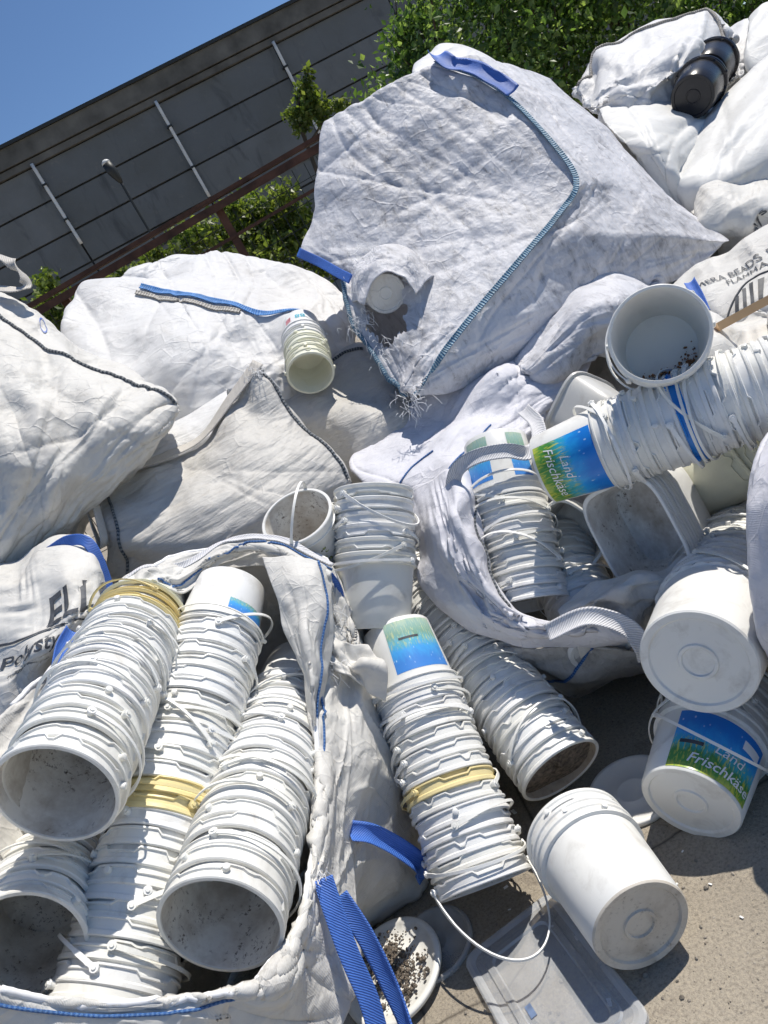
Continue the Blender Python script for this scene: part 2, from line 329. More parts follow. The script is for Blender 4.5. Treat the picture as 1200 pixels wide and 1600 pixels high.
class Surf:
    """a cloth patch through a control grid (rows x cols of world points), optionally closed into a stuffed sack"""
    def __init__(s, ctrl, n, m, closed=True, T=.4, back=None, g1=.05, g2=.035, ani=(1, 1), drop=.1, lump=.012, shrink=.25, edge=.4, cr=.0042, fold=(), sharp=.25):
        C = np.array(ctrl, float); s.pad = 0
        if closed:
            ce = C.reshape(-1, 3).mean(0); b = np.array(back) if back is not None else nrm((ce - CC) * (1, 1, 0)); b = nrm(b + np.array([0, 0, -drop]))
            def ring(A, k):
                q = lambda p: (p + b * T * edge if k == 1 else p + (ce - p) * shrink + b * T)
                B = np.pad(A, ((1, 1), (1, 1), (0, 0)), mode='edge')
                src = np.pad(C, ((k, k), (k, k), (0, 0)), mode='edge')
                for i in range(B.shape[0]):
                    for j in range(B.shape[1]):
                        if i in (0, B.shape[0] - 1) or j in (0, B.shape[1] - 1): B[i, j] = q(src[i, j])
                return B
            C = ring(C, 1); C = ring(C, 2); s.pad = 2
        s.ctrl_shape = C.shape[:2]
        n0, m0 = max(14, n // 4), max(14, m // 4); X = (1 - sharp) * resample(C, n0, m0) + sharp * linsample(C, n0, m0)
        if lump: X = X + normals(X) * (lump * fnoise(n0, m0, n0 / 5, m0 / 5))[..., None]
        a, bb = ani
        mk = lambda n_, m_, g, c: (g * a * np.clip(.5 + .6 * fnoise(n_, m_, c, c), 0, 2), g * bb * np.clip(.5 + .6 * fnoise(n_, m_, c, c), 0, 2))
        gu, gv = mk(n0, m0, g1 * 1.3, 6); X = relax(X, gu, gv, 110, .003, .10, .16)
        n1, m1 = max(28, n // 2), max(28, m // 2); X = resample(X, n1, m1)
        gu, gv = mk(n1, m1, g2 * 1.7, 8); X = relax(X, gu, gv, 90, .004, .10, .12)
        X = resample(X, n, m)
        gu, gv = mk(n, m, g2 * 1.2, 10); X = relax(X, gu, gv, 40, .006, .10, .06)
        if fold: X = folds(X, [(a_, b_, c_, d_ * .75, e_) for a_, b_, c_, d_, e_ in fold])
        if cr: X = crumple(X, cr * 2.3, .19); X = crumple(X, cr * .9, .085); X = crumple(X, cr * .24, .035, 2)
        s.X = X; s.N = normals(X); s.n, s.m, s.closed = n, m, closed
        vd = X[n // 2, m // 2] - CC
        s.sgn = -1.0 if np.dot(s.N[n // 2, m // 2], vd) > 0 else 1.0
    def at(s, i, j, off=0.0):
        """surface point at control coordinates (row i, col j)"""
        a = (i + s.pad) / (s.ctrl_shape[0] - 1) * (s.n - 1); b = (j + s.pad) / (s.ctrl_shape[1] - 1) * (s.m - 1)
        a = min(max(a, 0), s.n - 1.001); b = min(max(b, 0), s.m - 1.001); i0, j0 = int(a), int(b); fa, fb = a - i0, b - j0
        def bl(A): return (1 - fa) * ((1 - fb) * A[i0, j0] + fb * A[i0, j0 + 1]) + fa * ((1 - fb) * A[i0 + 1, j0] + fb * A[i0 + 1, j0 + 1])
        return bl(s.X) + bl(s.N) * s.sgn * off
    def normal_at(s, i, j):
        a = int(round((i + s.pad) / (s.ctrl_shape[0] - 1) * (s.n - 1))); b = int(round((j + s.pad) / (s.ctrl_shape[1] - 1) * (s.m - 1)))
        return s.N[min(max(a, 0), s.n - 1), min(max(b, 0), s.m - 1)] * s.sgn
    def build(s, name, mat, parent=None, thick=.004, hole=None):
        n, m = s.n, s.m; v = list(s.X.reshape(-1, 3)); idx = np.arange(n * m).reshape(n, m)
        q = np.stack([idx[:-1, :-1], idx[1:, :-1], idx[1:, 1:], idx[:-1, 1:]], 2).reshape(-1, 4)
        if s.sgn < 0: q = q[:, ::-1]
        if hole is not None:
            ce = s.X[:-1, :-1].reshape(-1, 3); q = q[~hole(ce)]
        f = [tuple(t) for t in q]
        if s.closed:
            loop = list(idx[0, :]) + list(idx[1:, -1]) + list(idx[-1, -2::-1]) + list(idx[-2:0:-1, 0])
            c = s.X.reshape(-1, 3)[loop].mean(0); v.append(c); k = len(v) - 1
            f += [(loop[i], loop[(i + 1) % len(loop)], k) for i in range(len(loop))]
        o = obj(name, mesh(name, v, f), mat, parent)
        if parent is None: rebase(o)
        if not s.closed and thick:
            md = o.modifiers.new('thickness', 'SOLIDIFY'); md.thickness = thick; md.offset = -1
        return o
    def path(s, ij, k=60, off=.004):
        t = np.linspace(0, len(ij) - 1, k); q = cr1(np.array(ij, float), t); return np.array([s.at(a, b, off) for a, b in q])
    def tape(s, name, ij, w, mat, parent, off=.006, k=90):
        q = cr1(np.array(ij, float), np.linspace(0, len(ij) - 1, 26)); pts = [s.at(a, b, off) for a, b in q]; nn = [s.normal_at(a, b) for a, b in q]
        sm = np.array(pts); sm[1:-1] = (sm[:-2] + sm[1:-1] * 2 + sm[2:]) / 4
        return ribbon(name, sm, w, mat, parent, nn, .004, k, .12)
    def seam(s, name, ij, r, mat, parent, off=.004, k=80, flat=1.0, wob=.15):
        pts = s.path(ij, k, off); nn = np.array([s.normal_at(*q) for q in cr1(np.array(ij, float), np.linspace(0, len(ij) - 1, k))])
        return cord(name, pts, r, mat, parent, wob)
def cord(name, pts, r, mat, parent=None, wob=.15, k=8):
    pts = np.asarray(pts); n = len(pts); rr = r * (1 + wob * np.sin(np.arange(n) * 2.1) * RNG.random(n))
    v, f = tube_vf(pts, rr, k)
    L = np.concatenate([[0], np.cumsum(np.linalg.norm(np.diff(pts, axis=0), axis=1))])
    uv = np.array([(L[i] , j / k) for i in range(n) for j in range(k)])
    return obj(name, mesh(name, v, f, uv=uv), mat, parent)
def spline(pts, k):
    pts = np.array(pts, float); return cr1(pts, np.linspace(0, len(pts) - 1, k))
def ribbon(name, pts, width, mat, parent=None, nrms=None, thick=.003, k=60, fold=0.0):
    """webbing: pts = control points, nrms = facing directions (one per control point)"""
    c = spline(pts, k); nn = spline(np.array(nrms, float), k); t = np.gradient(c, axis=0); t /= np.linalg.norm(t, axis=1)[:, None]
    nn = nn - t * (nn * t).sum(1)[:, None]; nn /= np.linalg.norm(nn, axis=1)[:, None]; w = np.cross(t, nn)
    L = np.concatenate([[0], np.cumsum(np.linalg.norm(np.diff(c, axis=0), axis=1))]); v = []; uv = []; a = 8
    for i in range(k):
        for side in (1, -1):
            for j in range(a + 1):
                x = (j / a - .5); cur = fold * (x * x * 4 - .33) * width
                v.append(c[i] + w[i] * width * x * side + nn[i] * (side * thick / 2 + cur)); uv.append((L[i], (x * side + .5) * width))
    s = 2 * (a + 1); f = []
    for i in range(k - 1):
        for j in range(s): f.append((i * s + j, i * s + (j + 1) % s, (i + 1) * s + (j + 1) % s, (i + 1) * s + j))
    f += [tuple(range(s - 1, -1, -1)), tuple((k - 1) * s + j for j in range(s))]
    return obj(name, mesh(name, v, f, uv=uv), mat, parent)
def text_mesh(txt, size, shear=0, cuts=10, bold=0.0, spacing=1.0):
    c = bpy.data.curves.new('lettering', 'FONT'); c.body = txt; c.size = size; c.shear = shear; c.align_x = 'CENTER'; c.align_y = 'CENTER'
    c.resolution_u = 3; c.offset = bold * size; c.space_character = spacing; c.fill_mode = 'FRONT'
    o = bpy.data.objects.new('lettering', c); col.objects.link(o)
    me = bpy.data.meshes.new_from_object(o.evaluated_get(bpy.context.evaluated_depsgraph_get()))
    bpy.data.objects.remove(o); bpy.data.curves.remove(c)
    bm = bmesh.new(); bm.from_mesh(me); bpy.data.meshes.remove(me)
    xs = [v.co.x for v in bm.verts]; ys = [v.co.y for v in bm.verts]
    for ax, lo, hi, k in ((0, min(xs), max(xs), int(cuts * max(1, (max(xs) - min(xs)) / (max(ys) - min(ys) + 1e-6)))), (1, min(ys), max(ys), cuts)):
        for i in range(1, k):
            p = [0, 0, 0]; p[ax] = lo + (hi - lo) * i / k; nn = [0, 0, 0]; nn[ax] = 1
            bmesh.ops.bisect_plane(bm, geom=bm.verts[:] + bm.edges[:] + bm.faces[:], plane_co=p, plane_no=nn)
    v = np.array([tuple(x.co) for x in bm.verts]); bm.verts.index_update(); f = [tuple(x.index for x in fc.verts) for fc in bm.faces]; bm.free()
    return v, f
def text_on(S, name, txt, i, j, ei, ej, size, mat, parent, off=.003, shear=0, bold=0.0, cuts=6, spacing=1.0):
    """lettering on a cloth patch: origin at control coords (i,j); x-axis = (di,dj) per metre ei, y-axis ej"""
    v, f = text_mesh(txt, size, shear, cuts, bold, spacing)
    q = [S.at(i + p[0] * ei[0] + p[1] * ej[0], j + p[0] * ei[1] + p[1] * ej[1], off) for p in v]
    return obj(name, mesh(name, q, f, False), mat, parent)
def grid(rows): return [[P(*p) for p in r] for r in rows]

# ================================================================== SETTING
def ground_mat():
    m, n, l, b = new_mat('concrete_ground'); v = coords(n)
    a = noise(n, l, v, 1.6, 6, .6); c = noise(n, l, v, 140, 6, .75); d = noise(n, l, v, 38, 5, .7)
    k = ramp(n, l, a, [(.3, (.28, .245, .195)), (.7, (.42, .37, .295))])
    k = mixc(n, l, .8, k, ramp(n, l, c, [(.3, (.35, .33, .3)), (.5, (1, 1, 1)), (.72, (1.35, 1.3, 1.2))]), 'MULTIPLY')
    vo = n.new('ShaderNodeTexVoronoi'); vo.inputs['Scale'].default_value = 75; l.new(v, vo.inputs['Vector'])
    st = ramp(n, l, vo.outputs['Distance'], [(.12, (1, 1, 1)), (.26, (0, 0, 0))])
    st = mixc(n, l, 1, st, ramp(n, l, noise(n, l, v, 21, 2), [(.52, (0, 0, 0)), (.6, (1, 1, 1))]), 'MULTIPLY')
    k = mixc(n, l, st, k, mixc(n, l, vo.outputs['Color'], (.10, .085, .07), (.42, .38, .32)))
    k = mixc(n, l, ramp(n, l, noise(n, l, v, 4.5, 5, .65), [(.6, (0, 0, 0)), (.8, (.5, .5, .5))]), k, (.13, .11, .09))
    ck = n.new('ShaderNodeTexVoronoi'); ck.feature = 'DISTANCE_TO_EDGE'; ck.inputs['Scale'].default_value = 1.3; l.new(mixc(n, l, .06, v, noise(n, l, v, 6, 3)), ck.inputs['Vector'])
    k = mixc(n, l, ramp(n, l, ck.outputs['Distance'], [(0, (.8, .8, .8)), (.006, (0, 0, 0))]), k, (.06, .05, .04))
    k = mixc(n, l, ramp(n, l, noise(n, l, v, 9, 5, .7, .6), [(.56, (0, 0, 0)), (.7, (.6, .6, .6))]), k, (.15, .125, .10))
    l.new(k, b.inputs['Base Color']); b.inputs['Roughness'].default_value = .9
    h = bump(n, l, c, .55, .006); h = bump(n, l, d, .5, .01, h); h = bump(n, l, st, .4, .004, h); l.new(h, b.inputs['Normal']); return m
M['ground'] = ground_mat()
g = obj('ground', mesh('ground', [(-300, -300, 0), (300, -300, 0), (300, 300, 0), (-300, 300, 0)], [(0, 1, 2, 3)], False), M['ground']); tag(g, kind='structure')
# loose grit on the concrete
peb = MB(); ico = bmesh.new(); bmesh.ops.create_icosphere(ico, subdivisions=1, radius=1); iv = np.array([tuple(v.co) for v in ico.verts]); ico.verts.index_update(); fi = [tuple(x.index for x in q.verts) for q in ico.faces]; ico.free()
for k in range(900):
    c = G(random.uniform(700, 1400), random.uniform(1150, 1750)); r = .0012 + .0045 * random.random() ** 4
    peb.add(iv * r * RNG.uniform(.6, 1.3, 3) + c + np.array([0, 0, r * .25]), fi)
M['grit'] = simple('grit_stone', (.26, .23, .19), .9, 0, .6, 40)
tag(peb.build('gravel', M['grit']), 'loose grit and small pebbles scattered on the concrete ground', 'gravel', kind='stuff')

mb = MB()
for k in range(26):
    c = G(random.uniform(760, 1300), random.uniform(1180, 1680)); a = random.uniform(0, 3.14); q = .003 + .007 * random.random() ** 2
    mb.box(c + np.array([0, 0, .0025]), (q * 2, q, .0012), np.array(Matrix.Rotation(a, 3, 'Z') @ Matrix.Rotation(.25, 3, 'X')))
tag(mb.build('litter', M['cleanish']), 'tiny white plastic chips littering the concrete', 'litter', kind='stuff')
# ---- concrete panel building behind the yard
def wall_mat():
    m, n, l, b = new_mat('stained_concrete_panel'); v = coords(n)
    oi = n.new('ShaderNodeObjectInfo')
    base = mixc(n, l, oi.outputs['Random'], (.118, .13, .137), (.165, .176, .18))
    a = noise(n, l, v, .55, 6, .6, .3); k = mixc(n, l, ramp(n, l, a, [(.42, (0, 0, 0)), (.72, (.75, .75, .75))]), base, (.10, .106, .10))
    s = noise(n, l, mapping(n, l, v, (1.6, 1.6, .45)), 1.2, 6, .65, .6); k = mixc(n, l, ramp(n, l, s, [(.56, (0, 0, 0)), (.72, (.6, .6, .6))]), k, (.045, .05, .055))
    k = mixc(n, l, ramp(n, l, noise(n, l, v, 3.5, 6, .7), [(.6, (0, 0, 0)), (.75, (.5, .5, .5))]), k, (.22, .21, .19))
    l.new(k, b.inputs['Base Color']); b.inputs['Roughness'].default_value = .9
    l.new(bump(n, l, noise(n, l, v, 9, 6, .7), .5, .03), b.inputs['Normal']); return m
M['wall'] = wall_mat(); M['eave'] = simple('weathered_eave', (.115, .112, .10), .9, 0, .35, 1.5, .3)
M['wallback'] = simple('dark_joint_concrete', (.05, .05, .05), .95)  # dark concrete core, seen as dark joints between the panels
WA = R(9.0); wd = np.array([math.cos(WA), math.sin(WA), 0]); wn = np.array([math.sin(WA), -math.cos(WA), 0])   # wn faces the camera
def wall_pt(px, py, D=27.0):
    d = _f + (px - 600) / FPX * CR + (800 - py) / FPX * CU
    o = np.array([0, D, 0.]); t = np.dot(o - CC, wn) / np.dot(d, wn); return CC + d * t
def wall_sz(px, py): p = wall_pt(px, py); return float(np.dot(p - np.array([0, 27., 0]), wd)), float(p[2])
pipe_s = [wall_sz(42, 245), wall_sz(240, 160), wall_sz(420, 58)]
roof_z = np.mean([wall_sz(0, 240)[1], wall_sz(240, 117)[1], wall_sz(475, 0)[1]])
gut_z = np.mean([wall_sz(42, 245)[1], wall_sz(240, 158)[1], wall_sz(425, 52)[1]])
bay = (pipe_s[2][0] - pipe_s[0][0]) / 2; s0 = pipe_s[0][0]
bld = empty('industrial_building', np.array([0, 27., 0]) + wd * s0); tag(bld, 'long dark grey concrete panel building behind the rusty rail', 'building')
WM = np.stack([wd, -wn, [0, 0, 1]], 1)
def wbox(mb, sa, sb, za, zb, da, db):      # box in wall coordinates, d = distance in front of the wall plane
    mb.box(np.array([0, 27., 0]) + wd * (sa + sb) / 2 + wn * (da + db) / 2 + np.array([0, 0, (za + zb) / 2]), (abs(sb - sa), abs(db - da), abs(zb - za)), WM)
S_A, S_B = s0 - 2 * bay, s0 + 6 * bay
mb = MB(); wbox(mb, S_A, S_B, 0, gut_z, -8, -.10); mb.build('wall_core', M['wallback'], bld)
PH = [gut_z - .25]; hgt = (gut_z - .25 - .3) / 8.0
for k in range(8):
    for r_ in range(8):
        mb = MB(); za = .3 + r_ * hgt; wbox(mb, S_A + k * bay + .03, S_A + (k + 1) * bay - .03, za + .03, za + hgt - .03, -.098, 0.02 * random.random()); mb.build('panel', M['wall'], bld)
mb = MB(); wbox(mb, S_A, S_B, 0, .3, -.098, .03); mb.build('plinth', M['wall'], bld)
mb = MB(); wbox(mb, S_A, S_B, gut_z - .02, roof_z, -8, .18); mb.build('eave_strip', M['eave'], bld)
mb = MB(); wbox(mb, S_A, S_B, roof_z + .003, roof_z + .1, -8, .26); mb.build('roof_edge', M['dark_metal'], bld)
mb = MB(); wbox(mb, S_A, S_B, gut_z - .24, gut_z - .06, -.05, .12); mb.build('gutter', M['eave'], bld)
zc = wall_sz(300, 302)[1]
mb = MB(); o3 = np.array([0, 27., 0])
zl = wall_sz(250, 378)[1]
mb.tube([o3 + wd * s + wn * (.1 + .02 * math.sin(s)) + np.array([0, 0, zl + .12 * math.sin(s * .55)]) for s in np.linspace(S_A, S_B, 90)], .035, 6); mb.build('cable', M['dark_metal'], bld)
zbot = [wall_sz(128, 382)[1], wall_sz(325, 310)[1], wall_sz(467, 150)[1]]
for k, (ps, zz) in enumerate([(pipe_s[0], zbot[0]), (pipe_s[1], zbot[1]), (pipe_s[2], zbot[1])]):
    s_ = s0 + k * bay; mb = MB(); mb.tube([o3 + wd * s_ + wn * .16 + np.array([0, 0, z]) for z in np.linspace(gut_z - .2, zz, 12)], .052, 10); pp = mb.build('downpipe', M['pipe'], bld, True)
    for q in (.25, .65): mb = MB(); wbox(mb, s_ - .08, s_ + .08, gut_z - .2 + (zz - gut_z) * q, gut_z - .2 + (zz - gut_z) * q + .06, .0, .222); mb.build('bracket', M['dark_metal'], pp)
# ---- street lamp in front of the building
a = wall_pt(215, 330, 22); bpt = wall_pt(188, 283, 22); h = wall_pt(176, 268, 22)
a0 = np.array([a[0], a[1], 0.0])
lamp = empty('street_lamp', a0); tag(lamp, 'small dark street lamp with pale lens standing against the panel building', 'street lamp')
mb = MB(); mb.tube(spline([a0, (a0 + a) / 2, a, bpt], 12), .035, 8); mb.build('pole', M['dark_metal'], lamp, True)
mb = MB(); dl = nrm(h - bpt); mb.tube([bpt - dl * .05, bpt + dl * .05, bpt + dl * .3, bpt + dl * .5], [.04, .08, .135, .12], 12); mb.build('lamp_head', M['dark_metal'], lamp, True)
mb = MB(); mb.tube([bpt + dl * .5, bpt + dl * .56, bpt + dl * .6], [.118, .10, .04], 12); mb.build('lens', M['pipe'], lamp, True)

# ---- rusty rail fence
def ray_y(px, py, Y):
    d = _f + (px - 600) / FPX * CR + (800 - py) / FPX * CU; return CC + d * (Y / d[1])
YB = 7.0
bl, br = ray_y(40, 482, YB), ray_y(560, 178, YB); bz = (bl[2] + br[2]) / 2; bd = nrm(br - bl)
fen = empty('rail_fence', (bl + br) / 2 * np.array([1, 1, 0])); tag(fen, 'rusty steel rail fence with wire mesh below, in front of the building', 'fence')
e0, e1 = bl - bd * 6, br + bd * .35
mb = MB(); mb.bar(e0, e1, .08, .035); mb.bar(e0 + np.array([0, -.045, -.075]), e1 + np.array([0, -.045, -.075]), .012, .06); mb.build('top_rail', M['rust'], fen)
mb = MB(); mb.bar(e0 + np.array([0, .05, -.33]), e1 + np.array([0, .05, -.33]), .03, .025); mb.build('lower_rail', M['rust'], fen)
for px, py in ((335, 315), (90, 455), (530, 196)):
    t = ray_y(px, py, YB); mb = MB(); mb.bar(t + np.array([0, .08, -.06]), (t[0], t[1] + .08, 0), .07, .07, (0, 1, 0)); mb.build('post', M['rust'], fen)
mb = MB()
for x in np.arange(e0[0], e1[0], .12):
    t = e0 + bd * (x - e0[0]) / bd[0]; mb.bar(t + np.array([0, .12, -.1]), (t[0], t[1] + .12, 0.02), .006, .006, (0, 1, 0))
for z in np.arange(.15, bz - .1, .16): mb.bar((e0[0], e0[1] + .13, z), (e1[0], e1[1] + .13, z), .006, .006)
wf = mb.build('wire_mesh', M['dark_metal'], fen); wf['kind'] = 'stuff'

# ---- vegetation
def leaves(clumps, n, size, rng, flat=.3):
    """clumps: (centre, radii, weight) -> leaf quads"""
    w = np.array([c[2] for c in clumps], float); w /= w.sum(); ci = rng.choice(len(clumps), n, p=w)
    ctr = np.array([c[0] for c in clumps])[ci]; rad = np.array([c[1] for c in clumps])[ci]
    d = rng.normal(0, 1, (n, 3)); d /= np.linalg.norm(d, axis=1)[:, None]; rr = rng.random(n) ** .45
    p = ctr + d * rad * rr[:, None] * (1 + .25 * rng.normal(0, 1, n))[:, None]
    p[:, 2] = np.maximum(p[:, 2], .02)
    a = rng.normal(0, 1, (n, 3)); a[:, 2] -= .3; a /= np.linalg.norm(a, axis=1)[:, None]; b = np.cross(a, rng.normal(0, 1, (n, 3))); b /= np.linalg.norm(b, axis=1)[:, None]
    s = size * (.35 + 1.3 * rng.random(n) ** 1.6)[:, None]; c = np.cross(a, b)
    v = np.stack([p, p + a * s * .5 + b * s * .32 + c * s * .08, p + a * s, p + a * s * .5 - b * s * .32 + c * s * .08], 1).reshape(-1, 3)
    f = np.arange(4 * n).reshape(n, 4); return v, f
def plant(name, label, cat, base, clumps, n, size, mats, stems, group=None, seed=1, weights=(.4, .4, .2)):
    rng = np.random.default_rng(seed); root = empty(name, base); tag(root, label, cat, group)
    v, f = leaves(clumps, n, size, rng); me = mesh('crown', v, f, False, mats, rng.choice(3, n, p=weights)); obj('crown', me, None, root)
    mb = MB()
    for s in stems: mb.tube(spline(s[0], 10), np.linspace(s[1], s[1] * .35, 10), 7)
    mb.build('trunk', M['bark'], root, True); return root
def blob(px, py, Y, r, w=1, n=1):
    c = ray_y(px, py, Y); return (tuple(c), (r, r * .8, r * .85), w * r * r)
rv = random.Random(3)
# big leafy tree upper right
cl = []
for k in range(130):
    px, py = rv.uniform(615, 1330), rv.uniform(-160, 200); Y = rv.uniform(7.2, 9.0)
    if py > 60 + (px - 640) * .25: Y += .6
    cl.append(blob(px, py, Y, rv.uniform(.28, .6)))
tb = ray_y(1000, 100, 8.4); tb = np.array([tb[0], tb[1], 0])
plant('leafy_tree', 'dense dark green leafy tree behind the sack pile, top right', 'tree', tb, cl, 62000, .062, LEAF,
      [([tb, tb + (.1, 0, 1.2), tb + (-.1, .1, 2.6), tb + (-.6, 0, 3.8)], .13), ([tb + (0, 0, .9), tb + (.8, .1, 2.2), tb + (1.6, 0, 3.4)], .08), ([tb + (0, 0, .7), tb + (-.9, .1, 1.9), tb + (-1.9, 0, 3.0)], .07)] + [([np.array(c[0]) + (0, .3, -.5), np.array(c[0]) + (rv.uniform(-.2, .2), 0, 0), np.array(c[0]) + (rv.uniform(-.4, .4), -.25, .5)], .012) for c in cl[:60]], seed=5)
# slim young tree in front of the wall
tb = ray_y(470, 250, 8.0); b0 = np.array([tb[0], tb[1], 0]); cl = [blob(px, py, 8.0, r) for px, py, r in ((480, 112, .05), (477, 130, .09), (470, 148, .10), (488, 155, .10), (480, 175, .14), (508, 165, .10), (456, 178, .09), (528, 165, .08), (470, 195, .10), (543, 160, .04), (505, 185, .10))]
plant('young_tree', 'slim light green young tree rising above the rusty rail', 'tree', b0, cl, 1700, .05, LEAF_Y, [([b0, ray_y(480, 230, 8.0), ray_y(480, 110, 8.0)], .03), ([ray_y(480, 230, 8), ray_y(520, 165, 8)], .015)], seed=8)
# shrubs under the rail
for k, (name, lab, pts, n) in enumerate((
    ('shrub', 'broad yellow-green shrub beneath the rail, beside the torn big bag', [(400, 330, .25), (430, 355, .3), (455, 330, .2), (380, 360, .28), (340, 370, .25), (300, 375, .22), (440, 300, .14), (470, 370, .25), (360, 325, .14), (290, 360, .14), (410, 400, .35), (500, 400, .3)], 6500),
    ('shrub', 'small green shrub poking through the rail at the far left', [(70, 440, .12), (80, 460, .16), (95, 480, .2), (110, 500, .22), (130, 500, .22), (60, 500, .2), (150, 470, .12)], 2600),
    ('shrub', 'sparse green shrub behind the fence wires, left of the shrub heap', [(170, 450, .14), (190, 430, .12), (245, 400, .12), (160, 480, .2), (230, 420, .14)], 1500),
    ('shrub', 'leafy green shrub standing in the gap between building and tree', [(650, 30, .2), (630, 60, .22), (660, 90, .25), (640, 130, .3), (610, 180, .3)], 2600))):
    Y = 7.9 if k != 3 else 8.6; cl = [blob(a, b, Y - .25 * rv.random(), r) for a, b, r in pts]; cc = np.mean([c[0] for c in cl], 0); b0 = np.array([cc[0], cc[1], 0])
    plant(name, lab, 'shrub', b0, cl, n, .06, LEAF_Y if k < 3 else LEAF, [([b0, (b0 + c[0]) / 2 + (.05, 0, .1), c[0]], .015) for c in cl[:5]], 'shrubs along the fence', 20 + k)

# ================================================================== BUCKETS
def bucket_mesh(name, rt, rb, h, mats, steps=(), teeth=0, collar=.034, seg=72, sq=0, pins=True):
    """mats: (outside, inside); steps: angular sectors where the collar edge jogs; sq: rounded-square section"""
    pr = [(.02, .006, 0), (rb * .26, .006, 0), (rb * .28, .002, 0), (rb * .33, .002, 0), (rb * .35, .006, 0), (rb * .82, .006, 0), (rb * .85, .001, 0), (rb * .97, 0, 0), (rb, .004, 0)]
    nb = 8
    zc = h - collar; rr = lambda z: rb + (rt - rb) * z / h
    pr += [(rr(h * .4), h * .4, 0), (rr(zc) , zc - .006, 1), (rr(zc) + .0005, zc, 1), (rt + .0065, zc + .001, 1), (rt + .007, zc + .0045, 1), (rt + .003, zc + .006, 1), (rt + .003, h - .012, 0), (rt + .004, h - .011, 0),
           (rt + .0065, h - .009, 0), (rt + .0072, h - .002, 0), (rt + .005, h, 0), (rt - .001, h, 0), (rt - .002, h - .003, 0)]
    no = len(pr)
    pr += [(rr(h * .5) - .002, h * .5, 0), (rb - .003, .022, 0), (rb - .006, .0105, 0), (rb * .5, .010, 0), (.02, .010, 0)]
    v = []; f = []; mi = []
    for q, (r, z, fl) in enumerate(pr):
        for k in range(seg):
            a = 2 * math.pi * k / seg; zz = z
            if fl:
                for a0, a1, dz in steps:
                    if a0 <= (math.degrees(a) % 360) < a1: zz = z + dz
            k_ = 1.0
            if sq:
                p = 4.2; k_ = (abs(math.cos(a)) ** p + abs(math.sin(a)) ** p) ** (-1 / p)
            rad = r * k_
            if teeth and 12 <= q <= 13 and (k % 3) == 0: rad -= .005
            v.append((rad * math.cos(a), rad * math.sin(a), zz))
    for q in range(len(pr) - 1):
        for k in range(seg):
            k2 = (k + 1) % seg; f.append((q * seg + k, q * seg + k2, (q + 1) * seg + k2, (q + 1) * seg + k)); mi.append(1 if q >= no - 1 else (2 if q < nb and len(mats) > 2 else 0))
    f.append(tuple(range(seg - 1, -1, -1))); mi.append(2 if len(mats) > 2 else 0); b = (len(pr) - 1) * seg; f.append(tuple(b + k for k in range(seg))); mi.append(1)
    if pins:
        for s in (0, math.pi):
            c = np.array([math.cos(s), math.sin(s), 0]); tv, tf = tube_vf([c * (rt + .002) + (0, 0, h - .022), c * (rt + .012) + (0, 0, h - .022), c * (rt + .0135) + (0, 0, h - .022)], [.007, .007, .004], 10)
            b = len(v); v += [tuple(p) for p in tv]; f += [tuple(i + b for i in q) for q in tf]; mi += [0] * len(tf)
    me = mesh(name, v, f, True, mats, mi)
    try: me.set_sharp_from_angle(angle=R(38))
    except Exception: pass
    return me
def handle_mesh(name, rt, h, th, k=1.07, w=.0082, t=.0034, n=30):
    """flat bail hinged at the two pins, swung by th from the rim plane (negative = towards the bucket bottom)"""
    Rr = rt + .0125; ts = np.linspace(0, math.pi, n); kk = k / max(.35, math.cos(th)) if abs(th) < 1.0 else 1.0
    e = [np.array([Rr * math.cos(a), Rr * kk * math.sin(a) * math.cos(th), h - .022 + Rr * kk * math.sin(a) * math.sin(th)]) for a in ts]
    e = np.array(e); c0 = np.array([0, 0, h - .022]); tg = np.gradient(e, axis=0); tg /= np.linalg.norm(tg, axis=1)[:, None]
    pn = np.array([0, -math.sin(th), math.cos(th)]); v = []; f = []
    for i in range(n):
        rd = nrm(np.cross(tg[i], pn)); ww = w * (.8 if 3 < i < n - 4 else 1.15)
        for a, b in ((-1, -1), (1, -1), (1, 1), (-1, 1)): v.append(e[i] + pn * ww / 2 * a + rd * t / 2 * b)
    for i in range(n - 1):
        for j in range(4): f.append((i * 4 + j, i * 4 + (j + 1) % 4, i * 4 + 4 + (j + 1) % 4, i * 4 + 4 + j))
    f += [(0, 1, 2, 3), (n * 4 - 1, n * 4 - 2, n * 4 - 3, n * 4 - 4)]
    for s in (1, -1):      # round eyelets on the pins
        c = np.array([s * (Rr + .001), 0, h - .022]); tv, tf = tube_vf([c - (s * .002, 0, 0), c + (s * .002, 0, 0)], [.0085, .0085], 12); b = len(v); v += tv; f += [tuple(i + b for i in q) for q in tf]
        tv, tf = tube_vf([c, c + (s * .0045, 0, 0)], [.0048, .004], 10); b = len(v); v += tv; f += [tuple(i + b for i in q) for q in tf]
    return mesh(name, v, f, False)
TYPES = {'pail': (.107, .092, .20), 'tall': (.114, .101, .222), 'wide': (.121, .106, .205), 'big': (.138, .122, .245), 'small': (.095, .085, .17), 'mini': (.080, .070, .145)}
STEPS = [((20, 52, .009), (52, 70, .004), (118, 150, .009), (200, 240, .008), (262, 275, .012), (300, 338, .009)), ((5, 35, .008), (80, 115, .01), (150, 165, .004), (185, 230, .009), (290, 325, .008)), ()]
BM = {}; HM = {}
TH = [-.62, -.45, -.3, -.18, -.08, .10, .22, .36]
